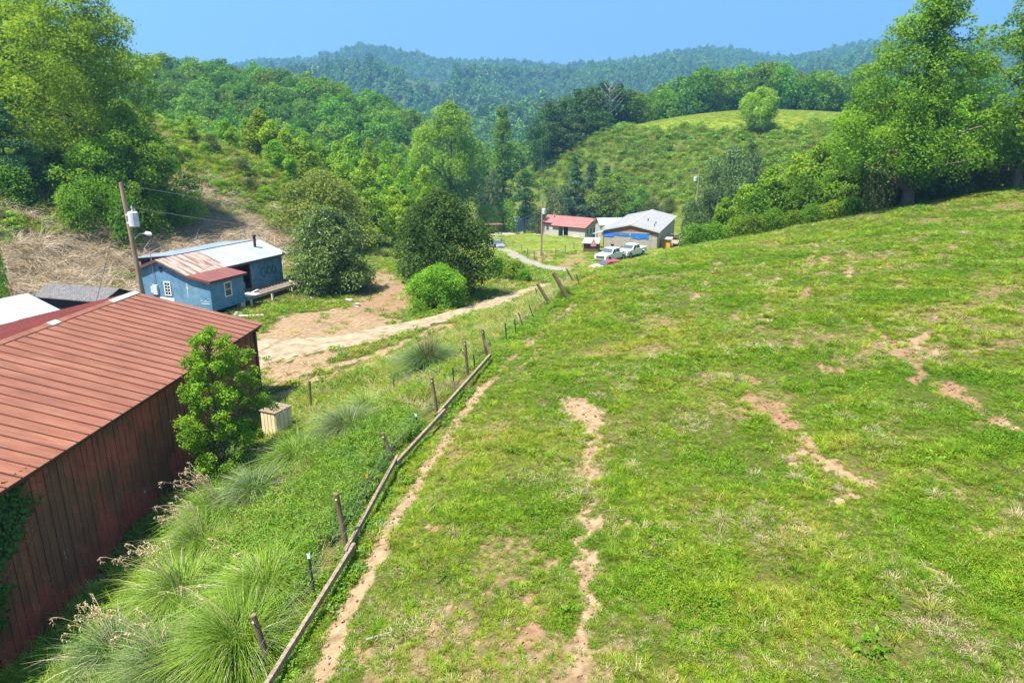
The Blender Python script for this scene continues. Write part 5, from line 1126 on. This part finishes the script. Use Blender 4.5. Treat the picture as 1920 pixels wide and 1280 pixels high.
n = len(X); sc = rg_.uniform(.6, 1.2, n)+.7*rg_.rand(n)**4; scatter('mountain_forest', np.stack([X, Y, H(X, Y)-.5], -1), np.stack([sc, sc, sc*rg_.uniform(.85, 1.25, n)], -1), np.stack([0*X, 0*X, rg_.uniform(0, 6.28, n)], -1), rg_.randint(0, 5, n), fsrc2, 'hazy blue green forest covering the far mountains', 'forest')
print('far', n)

# ---------------------------------------------------------------- grasses
M['grass_fresh'] = leafmat('grass_fresh', (.11, .205, .01), (.27, .4, .028), .35, rnd=.25, huev=.018, patch=.35)
M['grass_yellow'] = leafmat('grass_yellow', (.19, .23, .025), (.36, .38, .08), .35, rnd=.22, huev=.015, patch=.3)
M['grass_dry'] = leafmat('grass_dry', (.3, .23, .13), (.5, .42, .27), .25, rnd=.2, huev=.01)
M['straw'] = leafmat('straw', (.26, .2, .135), (.6, .5, .38), .2, rnd=.2, huev=.01)
M['clover'] = leafmat('clover', (.085, .19, .01), (.2, .35, .024), .32, rnd=.25, huev=.015, patch=.4)
M['weed'] = leafmat('weed', (.1, .2, .025), (.24, .38, .08), .38, rnd=.2, huev=.012, patch=.6)
M['pampas'] = leafmat('pampas', (.09, .18, .012), (.27, .4, .05), .32, rnd=.12, huev=.008)
M['pampas_dark'] = leafmat('pampas_dark', (.045, .095, .016), (.2, .27, .1), .25, rnd=.1)
M['plume'] = leafmat('plume', (.38, .28, .16), (.62, .5, .35), .35, rnd=.08, huev=.005)
def tuft(seed, n, L, w, spread, arch, root, seg=2): return raw_mesh('tuft', *blades(np.random.RandomState(seed), n, L, w, spread, arch, root, seg))
def leafy(seed, n, rad, hgt, leaf, aspect=.7):
    rng = np.random.RandomState(seed); k = 9; c_ = np.stack([rng.normal(size=k)*rad*.5, rng.normal(size=k)*rad*.5, hgt*(.25+.6*rng.rand(k))], -1); return raw_mesh('leafy', *leaf_cloud(rng, c_, np.full(k, rad*.5), n, leaf, aspect, .6, .3, .55))
def zone_scatter(name, X, Y, sources, w, scl, label, cat, tilt=.0, dz=-.01, seed=0, zs=1, pick=None):
    rg_ = np.random.RandomState(seed); n = len(X); s = rg_.uniform(*scl, n) if isinstance(scl, tuple) else scl*rg_.uniform(.7, 1.35, n)
    rot = np.stack([rg_.normal(size=n)*tilt, rg_.normal(size=n)*tilt, rg_.uniform(0, 6.28, n)], -1)
    scatter(name, np.stack([X, Y, H(X, Y)+dz], -1), np.stack([s, s, s*zs], -1), rot, rg_.choice(len(sources), n, p=np.array(w)/np.sum(w)) if pick is None else pick, sources, label, cat)
def rnd_pts(x0_, x1_, y0_, y1_, dens, seed, margin=.84):
    rg_ = np.random.RandomState(seed); n = int((x1_-x0_)*(y1_-y0_)*dens); X = rg_.uniform(x0_, x1_, n); Y = rg_.uniform(y0_, y1_, n)
    k = np.abs(X) < margin*(Y*c0+3.2)+7; return X[k], Y[k]
def fence_side(X, Y):
    """signed distance-like: > 0 right of the fence (field)"""
    P = FENCE; fx = np.interp(Y, P[:, 1], P[:, 0]); far = Y > P[-1, 1]
    return np.where(far, X - (P[-1, 0] + (Y-P[-1, 1])*.42), X-fx)
def in_rect(X, Y, o, th, x0_, x1_, y0_, y1_):
    ct, st = math.cos(th), math.sin(th); dx, dy = X-o[0], Y-o[1]; lx, ly = ct*dx+st*dy, -st*dx+ct*dy
    return (lx > x0_) & (lx < x1_) & (ly > y0_) & (ly < y1_)
def blocked(X, Y):
    b_ = in_rect(X, Y, (-19.59, 16.21), R(-2.9), -6.1, 6.02, -10, 17) | in_rect(X, Y, (-27.43, 52.09), R(-20.4), -4.6, 4.8, 0, 11.8)
    b_ |= in_rect(X, Y, (19.73, 114.5), R(-19.1), -4.8, 4.8, 0, 27) | in_rect(X, Y, (23, 189.5), R(-129), -5, 5, -17, 0) | in_rect(X, Y, (-31.5, 33), R(-20), -2.4, 2.4, -.3, 7.3)
    for P, w in ((ROAD, 1.3), (LANE, 1.2)):
        m = (Y > P[:, 1].min()-4) & (Y < P[:, 1].max()+4); d = np.full(X.shape, 9.); d[m] = dist_poly(X[m], Y[m], P); b_ |= d < w+(fbm(X, Y, 2)-.5)*1.2
    return b_
gs = [(tuft(401, 46, .17, .013, .85, .5, .1), M['grass_fresh']), (tuft(402, 46, .15, .013, .95, .6, .12), M['grass_fresh']), (leafy(403, 80, .16, .06, .034, .6), M['clover']), (leafy(404, 80, .2, .08, .04, .5), M['clover']), (tuft(405, 40, .16, .011, .9, .5, .12), M['grass_yellow']), (tuft(406, 34, .17, .01, 1.0, .7, .12), M['grass_dry'])]
allX, allY = [], []; S_ = []
for (ya, yb, dn, sz) in ((6, 15, 190, .85), (15, 23, 120, .95), (23, 34, 66, 1.15), (34, 50, 38, 1.35), (50, 80, 18, 1.5)):
    X, Y = rnd_pts(-8, 68, max(ya, 4), yb, dn, int(ya)+900)
    X, Y = X[fence_side(X, Y) > -.2], Y[fence_side(X, Y) > -.2]
    d_, r_, s_ = masks(X, Y); thin = fbm(X*.55+30, Y*.55, 3); thin2 = fbm(X*.16+3, Y*.3+8, 3)
    keep = RG.rand(len(X)) > d_*1.02; keep &= RG.rand(len(X)) < .45+1.6*np.clip(thin-.28, 0, 1); keep &= ~blocked(X, Y)
    X, Y, thin = X[keep], Y[keep], thin[keep]; allX.append(X); allY.append(Y); S_.append(sz*(.3+1.5*np.clip(fbm(X*.9, Y*.9, 3)-.15, .1, .8)))
X, Y, S0 = np.concatenate(allX), np.concatenate(allY), np.concatenate(S_)
# lusher near the fence, paler on the crown of the field
q1, q2 = fbm(X*.35+7, Y*.35, 3), fbm(X*.5+70, Y*.5+3, 3); base = np.array([3.4, 3.4, 2.8, 1.7, 1.9, .6])[None]*np.ones((len(X), 1))
base[:, 5] *= np.exp((q2-.5)*9); base[:, 4] *= np.exp((q1-.5)*7); base[:, 2:4] *= np.exp((.5-q1)*9)[:, None]; cw = np.cumsum(base/base.sum(1, keepdims=True), 1); PICK = (RG.rand(len(X))[:, None] > cw).sum(1)
zone_scatter('pasture_grass', X, Y, gs, None, S0, 'short cropped pasture grass and clover on the field slope', 'grass', .18, seed=1, pick=np.minimum(PICK, 5))
print('pasture', len(X))
import bmesh
def clod(seed):
    rng = np.random.RandomState(seed); bm = bmesh.new(); bmesh.ops.create_icosphere(bm, subdivisions=2, radius=1)
    for v_ in bm.verts: v_.co = v_.co*(.75+.4*rng.rand()); v_.co.z *= .6
    me = bpy.data.meshes.new('clod'); bm.to_mesh(me); bm.free(); return me
M['clod'] = nmat('clod', [(.3, (.13, .07, .04)), (.7, (.33, .2, .12))], .9, 5, .95, kind='World')
X, Y = rnd_pts(-8, 50, 8, 60, 26, 55); d_ = masks(X, Y)[0]; k = (fence_side(X, Y) > .3) & (RG.rand(len(X)) < np.clip(d_-.25, 0, 1)*.8); X, Y = X[k], Y[k]
zone_scatter('soil_clods', X, Y, [(clod(1), M['clod']), (clod(2), M['clod']), (clod(3), M['clod'])], (1, 1, 1), .022+.03*RG.rand(len(X))**3, 'crumbled soil clods on the bare patches', 'soil', .5, dz=.005, seed=12)
# taller tufts and dark weeds dotted over the field
ts_ = [(tuft(411, 120, .34, .012, .8, .6, .1, 3), M['grass_fresh']), (tuft(412, 90, .3, .012, .9, .6, .14, 3), M['grass_yellow']), (leafy(413, 70, .26, .16, .1, .5), M['clover']), (tuft(414, 70, .34, .009, 1.0, .8, .12, 3), M['grass_dry'])]
X, Y = rnd_pts(-4, 58, 8, 66, .55, 31); k = (fence_side(X, Y) > .4) & (masks(X, Y)[0] < .3) & (RG.rand(len(X)) < np.clip(12/Y+.25, 0, 1)); X, Y = X[k], Y[k]
zone_scatter('field_tufts', X, Y, ts_, (3, 2, 2, 1.3), (.6, 1.15), 'taller tufts and weeds dotted over the pasture', 'grass', .1, seed=2)
# lush strip beside the rail
X, Y = rnd_pts(-8, 8, 8, 46, 26, 33); f_ = fence_side(X, Y); k = (f_ > -.35) & (f_ < .55+.35*fbm(X, Y, 2)) & (masks(X, Y)[0] < .3); X, Y = X[k], Y[k]
zone_scatter('fence_weeds', X, Y, [(leafy(421, 80, .24, .22, .085, .6), M['clover']), (leafy(422, 80, .26, .2, .09, .6), M['weed']), (tuft(423, 70, .36, .012, .8, .6, .1, 3), M['grass_fresh'])], (3, 2, 2), (.45, .85), 'lush low weeds along the timber rails', 'weeds', .12, seed=3)
# verge between fence, barn and road
vs = [(tuft(431, 60, .55, .014, .75, .6, .14, 3), M['grass_fresh']), (tuft(432, 60, .6, .013, .75, .7, .14, 3), M['grass_yellow']), (leafy(433, 90, .3, .4, .1, .45), M['weed']), (tuft(434, 45, .6, .01, .8, .7, .15, 3), M['grass_dry'])]
X, Y = rnd_pts(-14, 12, 9, 66, 11, 35); f_ = fence_side(X, Y); k = (f_ < -.7) & ~blocked(X, Y) & (dist_poly(X, Y, ROAD) > 2.2) & (dist_poly(X, Y, TRACK) > 1.3) & (RG.rand(len(X)) > masks(X, Y)[0]) & ~((Y > 33) & (f_ < -9)) ; X, Y = X[k], Y[k]
bw = np.array([3, 2.6, 2, 1.4])[None]*np.ones((len(X), 1)); bw[:, 3] *= 1+4*sstep(26, 40, Y)*np.clip(fbm(X*.3, Y*.3, 3)*2-.3, 0, 2); bw[:, 1] *= 1+1.5*sstep(26, 40, Y); VP = (RG.rand(len(X))[:, None] > np.cumsum(bw/bw.sum(1, keepdims=True), 1)).sum(1)
zone_scatter('verge_grass', X, Y, vs, None, (.6, 1.25), 'tall mixed grass on the bank between fence and dirt road', 'grass', .15, seed=4, pick=np.minimum(VP, 3))
WP = np.array([(-7.4,12.5),(-5.6,12.5),(-4.4,18),(-3.4,23),(-4.2,26),(-6.2,25),(-7.5,21),(-8.6,17)], float)
X, Y = rnd_pts(-12.6, -6, 10, 26, 16, 361); k = (X > -12.7+.05*(Y-12)) & (fence_side(X, Y) < -3); X, Y = X[k], Y[k]
zone_scatter('wall_weeds', X, Y, [(leafy(444, 120, .34, .7, .1, .3), M['weed']), (leafy(445, 120, .34, .5, .11, .45), M['clover']), (tuft(446, 60, .8, .014, .8, .8, .15, 4), M['grass_yellow']), (tuft(447, 50, .8, .012, .9, .9, .15, 4), M['grass_dry']), (tuft(448, 60, .9, .014, .8, .8, .15, 4), M['grass_fresh'])], (2, 1.5, 1.5, 1.3, 2), (.6, 1.2), 'tangled weeds and dead grass among the pampas clumps along the barn', 'weeds', .25, seed=15)
X, Y = rnd_pts(-10, 0, 10, 27, 34, 36); k = inside(X+(fbm(X, Y, 2)-.5)*1.5, Y, WP); X, Y = X[k], Y[k]
zone_scatter('weed_patch', X, Y, [(leafy(441, 170, .3, .6, .085, .24), M['weed']), (leafy(442, 170, .32, .5, .08, .24), M['weed']), (leafy(443, 120, .28, .7, .09, .26), M['clover'])], (3, 3, 1), (.75, 1.3), 'dense bright leafy weeds between the pampas clumps and the fence', 'weeds', .15, seed=5)
# valley floor and yard
yd = [(tuft(451, 46, .2, .016, .9, .5, .2), M['grass_fresh']), (tuft(452, 46, .22, .016, .9, .6, .2), M['grass_yellow']), (leafy(453, 60, .28, .12, .08), M['clover']), (tuft(454, 40, .22, .014, .9, .6, .2), M['grass_dry'])]
X, Y = rnd_pts(-34, 16, 28, 112, 4.2, 37); f_ = fence_side(X, Y); k = (f_ < -.5) & ~blocked(X, Y); X, Y = X[k], Y[k]; d_, r_, s_ = masks(X, Y); k = (RG.rand(len(X)) > d_*1.08) & (s_ < .5); X, Y = X[k], Y[k]
zone_scatter('yard_grass', X, Y, yd, (3, 2.4, 1.6, 1), (.9, 1.9), 'patchy rough grass of the yard and valley floor', 'grass', .15, seed=6)
M['lawn'] = leafmat('lawn', (.17, .25, .03), (.32, .4, .08), .3, rnd=.15, huev=.01)
ln = [(tuft(455, 50, .2, .02, .9, .6, .3), M['lawn']), (tuft(456, 50, .2, .02, .9, .6, .3), M['grass_yellow']), (tuft(457, 50, .2, .02, .9, .6, .3), M['grass_fresh'])]
X, Y = rnd_pts(-45, 60, 84, 215, 1.3, 38); k = ~blocked(X, Y) & (H(X, Y) < -8); X, Y = X[k], Y[k]; d_ = masks(X, Y)[0]; k = RG.rand(len(X)) > d_; X, Y = X[k], Y[k]
zone_scatter('far_lawn', X, Y, ln, (3, 3, 1), (1.8, 3.2), 'light green lawn and meadow round the far houses', 'grass', .1, seed=7, zs=.4)
# dry straw on the cut bank
ss = [(tuft(461, 60, 1.1, .035, 1.3, 1.5, .25, 4), M['straw']), (tuft(462, 60, 1.2, .03, 1.4, 1.6, .3, 4), M['straw']), (tuft(463, 50, .7, .02, 1.3, 1.3, .25, 4), M['grass_dry']), (tuft(464, 50, .6, .02, .9, .7, .2, 3), M['grass_yellow'])]
X, Y = rnd_pts(-70, -22, 22, 92, 7, 39); d_, r_, s_ = masks(X, Y); k = (RG.rand(len(X)) < s_) & ~blocked(X, Y); X, Y = X[k], Y[k]
zone_scatter('dry_straw', X, Y, ss, (4, 4, 2, 2.0), (.7, 1.5), 'matted dead straw lying over the cut bank', 'dry grass', .35, seed=8)
# rough grass of the left hill, brush of the far slope
hs_ = [(tuft(471, 60, .8, .03, .8, .7, .4, 3), M['grass_fresh']), (tuft(472, 60, .9, .03, .8, .8, .4, 3), M['grass_yellow']), (leafy(473, 90, .6, .8, .2, .5), M['clover']), (tuft(474, 60, .9, .025, .9, .9, .4, 3), M['straw'])]
X, Y = rnd_pts(-95, -18, 24, 128, 2.6, 40); d_, r_, s_ = masks(X, Y); k = (s_ < .75) & (H(X, Y) > -12) & ~blocked(X, Y) & (X < -20-(Y > 95)*5); X, Y = X[k], Y[k]; q = fbm(X/9, Y/9, 3)
zone_scatter('hill_grass', X, Y, hs_, (4, 4, 3, 1.4), (.7, 1.5), 'rough green and tawny grass of the left hillside', 'grass', .15, seed=9)
UP = UPPER
X, Y = rnd_pts(2, 175, 150, 262, 1.1, 41); z_ = H(X, Y); k = (z_ > -16) & (Y > 130) & ~inside(X+(fbm(X/6, Y/6, 2)-.5)*5, Y+(fbm(X/6+9, Y/6, 2)-.5)*5, UP); X, Y = X[k], Y[k]
zone_scatter('slope_brush', X, Y, hs_, (6, 2.2, 4, .5), (1.1, 2.6), 'shaggy brush and tall grass on the slope below the upper pasture', 'brush', .12, seed=10)
X, Y = rnd_pts(20, 190, 190, 275, 2.2, 42); k = inside(X, Y, UP); X, Y = X[k], Y[k]
zone_scatter('upper_pasture_grass', X, Y, ln, (6, 2, 1.4), (2.0, 2.8), 'smooth pale green grass of the upper pasture', 'grass', .1, seed=11, zs=.4)

# ---------------------------------------------------------------- pampas clumps
def plume_mesh(rng, n, L, lean):
    parts = []
    for i in range(n):
        an = rng.rand()*6.283; r0 = .2*rng.rand(); ln = L*rng.uniform(.85, 1.15); dirx = lean[0]+rng.normal()*.28; diry = lean[1]+rng.normal()*.28
        t = np.linspace(0, 1, 12); cx = r0*math.cos(an)+dirx*ln*t**1.8*.55; cy = r0*math.sin(an)+diry*ln*t**1.8*.55; cz = ln*(t-.13*t**3)
        nrm = math.hypot(dirx, diry)+1e-6; hx, hy = dirx/nrm, diry/nrm; curl = np.linspace(0, 1, 8); ex = cx[-1]+hx*.2*.8*np.sin(curl*2.6); ey = cy[-1]+hy*.2*np.sin(curl*2.6); ez = cz[-1]+.1*np.sin(curl*1.5)-.26*curl**2*1.1
        px_, py_, pz_ = np.r_[cx, ex[1:]], np.r_[cy, ey[1:]], np.r_[cz, ez[1:]]; P = np.stack([px_, py_, pz_], -1); w = .006
        V = np.concatenate([P-[w*hy, -w*hx, 0], P+[w*hy, -w*hx, 0]]); m_ = len(P); Q = np.array([(j, j+1, m_+j+1, m_+j) for j in range(m_-1)]); parts.append((V, Q, np.full(m_-1, .3)))
        k = 30; ii = rng.uniform(10, m_-1, k); a0 = ii.astype(int); a0 = np.minimum(a0, m_-2); f = (ii-a0)[:, None]; B_ = P[a0]*(1-f)+P[a0+1]*f
        d = unit(rng.normal(size=(k, 3))*.7+np.array([0, 0, -.5])+unit(P[a0+1]-P[a0])*.8); s_ = unit(np.cross(d, rng.normal(size=(k, 3)))); l_ = (.04+.06*rng.rand(k))[:, None]
        V = np.stack([B_, B_+d*l_*.5+s_*.012, B_+d*l_, B_+d*l_*.5-s_*.012], 1).reshape(-1, 3); parts.append((V, np.arange(4*k).reshape(k, 4), rng.rand(k)))
    return raw_mesh('seed_head', *merge(parts))
def clump(px, py, L, n, mat, label, plumes=0, seed=0, brown=190, spread=.75):
    b = at(px, py); n = int(n*1.5); rng = np.random.RandomState(seed+500); e = empty('pampas_clump', tuple(b), 0, label, 'ornamental grass')
    L *= 1.02; n = int(n*1.25); c_ = raw_mesh('blade_tuft', *merge([blades(rng, int(n*.72), L, .0145, spread*.85, .75, .3*L/1.6, 6, .32), blades(rng, int(n*.26), L*.85, .02, 1.1, 1.15, .4*L/1.6, 6, .5), blades(rng, int(n*.2), L*.6, .018, 1.3, .5, .55*L/1.6, 4, .3)])); link('blade_tuft', c_, M[mat], e)
    if plumes: link('seed_head', plume_mesh(rng, int(plumes*.9), L*1.15, (-.75, -.05)), M['plume'], e)
    if brown: link('dead_stalk', raw_mesh('dead_stalk', *blades(rng, brown, *((L*1.25, .016, .25, .2, .35, 4, .15) if brown == 160 else (L*1.0, .014, .9, .9, .3, 5, .35)))), M['brown_stalk' if brown == 160 else 'straw'], e)
M['brown_stalk'] = leafmat('brown_stalk', (.1, .06, .035), (.24, .16, .1), .1, rnd=.05)
for i, a in enumerate((
  (455, 1225, 1.75, 1500, 'pampas', 'largest bright clump of arching grass at the bottom left beside the rail', 6),
  (330, 1275, 1.6, 1100, 'pampas_dark', 'grey green grass clump spilling out of the bottom frame edge', 12),
  (505, 1120, 1.6, 1100, 'pampas', 'bright grass clump uphill of the largest bottom clump', 4),
  (225, 1245, 1.45, 800, 'pampas_dark', 'straggly plumed grass against the barn wall foot near the ivy', 16),
  (345, 1130, 1.65, 1000, 'pampas', 'plumed grass clump below the white scuffed barn panel', 20),
  (385, 1040, 1.65, 1000, 'pampas', 'plumed grass clump leaning on the middle of the barn wall', 22),
  (415, 975, 1.6, 1000, 'pampas', 'plumed grass clump on the barn wall two clumps below the sapling', 24),
  (480, 935, 1.5, 900, 'pampas_dark', 'dark arching grass clump below the sapling', 0),
  (425, 890, 1.5, 600, 'pampas_dark', 'tawny plumed grass at the foot of the sapling', 26),
  (560, 868, 1.55, 1200, 'pampas', 'upright bright green grass clump in front of the planked box', 0),
  (655, 815, 1.7, 1300, 'pampas_dark', 'dark rounded grass clump midway along the rail', 0),
  (690, 770, 1.2, 500, 'pampas', 'small fresh grass clump behind the dark rounded clump', 0))):
    clump(*a, seed=i)
clump(805, 690, 1.9, 1300, 'pampas_dark', 'dark grass clump topped with brown dead stalks beside the dirt road', 0, 40, 160)
clump(720, 480, 1.6, 500, 'pampas', 'pale grass clump between the magnolia and the dark tree', 0, 41)
# ivy on the barn wall
rng = np.random.RandomState(9); ct, st = math.cos(R(-2.9)), math.sin(R(-2.9)); n = 12000
ly = rng.uniform(-5, 2.6, n); lz = rng.uniform(-1.6, 3.8, n); edge = -1.0 + 2.6*lz/3.75 + .3*np.sin(lz*3.1) + .2*np.sin(lz*7+1); k = ly < edge + rng.normal(size=n)*.16; ly, lz = ly[k], lz[k]; n = len(ly)
pos = np.stack([6.0+rng.rand(n)*.16, ly, lz], -1); nr = unit(np.stack([np.ones(n), rng.normal(size=n)*.4, .3+rng.normal(size=n)*.4], -1)); t_ = unit(np.cross(nr, rng.normal(size=(n, 3)))); b_ = np.cross(nr, t_); L_ = .08+.09*rng.rand(n)[:, None]
V = np.stack([pos-t_*L_*.5, pos+b_*L_*.45, pos+t_*L_*.55, pos-b_*L_*.45], 1).reshape(-1, 3)
iv = empty('ivy', (-19.59, 16.21, -12.5), R(-2.9), 'dark green ivy climbing the near end of the red barn wall', 'ivy')
link('foliage', raw_mesh('foliage', V, np.arange(4*n).reshape(n, 4), rng.rand(n)), M['leaf_ivy'], iv)
mb = MB(); r_ = random.Random(2)
for k in range(14):
    z0_ = .3+k*.25; y0_ = -1.1+2.6*z0_/3.75-.2; pts = [(5.98, y0_+j*.22, z0_+.12*math.sin(j*1.3+k)+j*.03) for j in range(2+r_.randint(2, 7))]; mb.tube(pts, .008, 4)
mb.build('stem', M['bark'], iv)
# fallen branch on the field
b = at(720, 1195); mb = MB(); mb.tube([(-.35, -.1, .04), (0, .05, .06), (.4, .22, .05)], [.02, .018, .006], 6); mb.tube([(0, .05, .06), (.2, -.05, .08)], [.012, .005], 5); tag(mb.build('branch', M['grey_bark'], loc=tuple(b)), 'grey fallen branch on the grass by the cow path', 'branch')

# ---------------------------------------------------------------- the air
m = bpy.data.materials.new('haze'); m.use_nodes = True; nt = m.node_tree; nt.nodes.clear(); o_ = nt.nodes.new('ShaderNodeOutputMaterial'); pv = nt.nodes.new('ShaderNodeVolumePrincipled')
pv.inputs['Color'].default_value = (.24, .56, 1, 1); pv.inputs['Density'].default_value = .00032; pv.inputs['Anisotropy'].default_value = .2; nt.links.new(pv.outputs[0], o_.inputs['Volume'])
mb = MB(); mb.b2(-3300, 3300, -80, 2400, -75, 420); tag(mb.build('haze', m), 'thin blue summer haze over the far mountains', 'haze', kind='stuff')
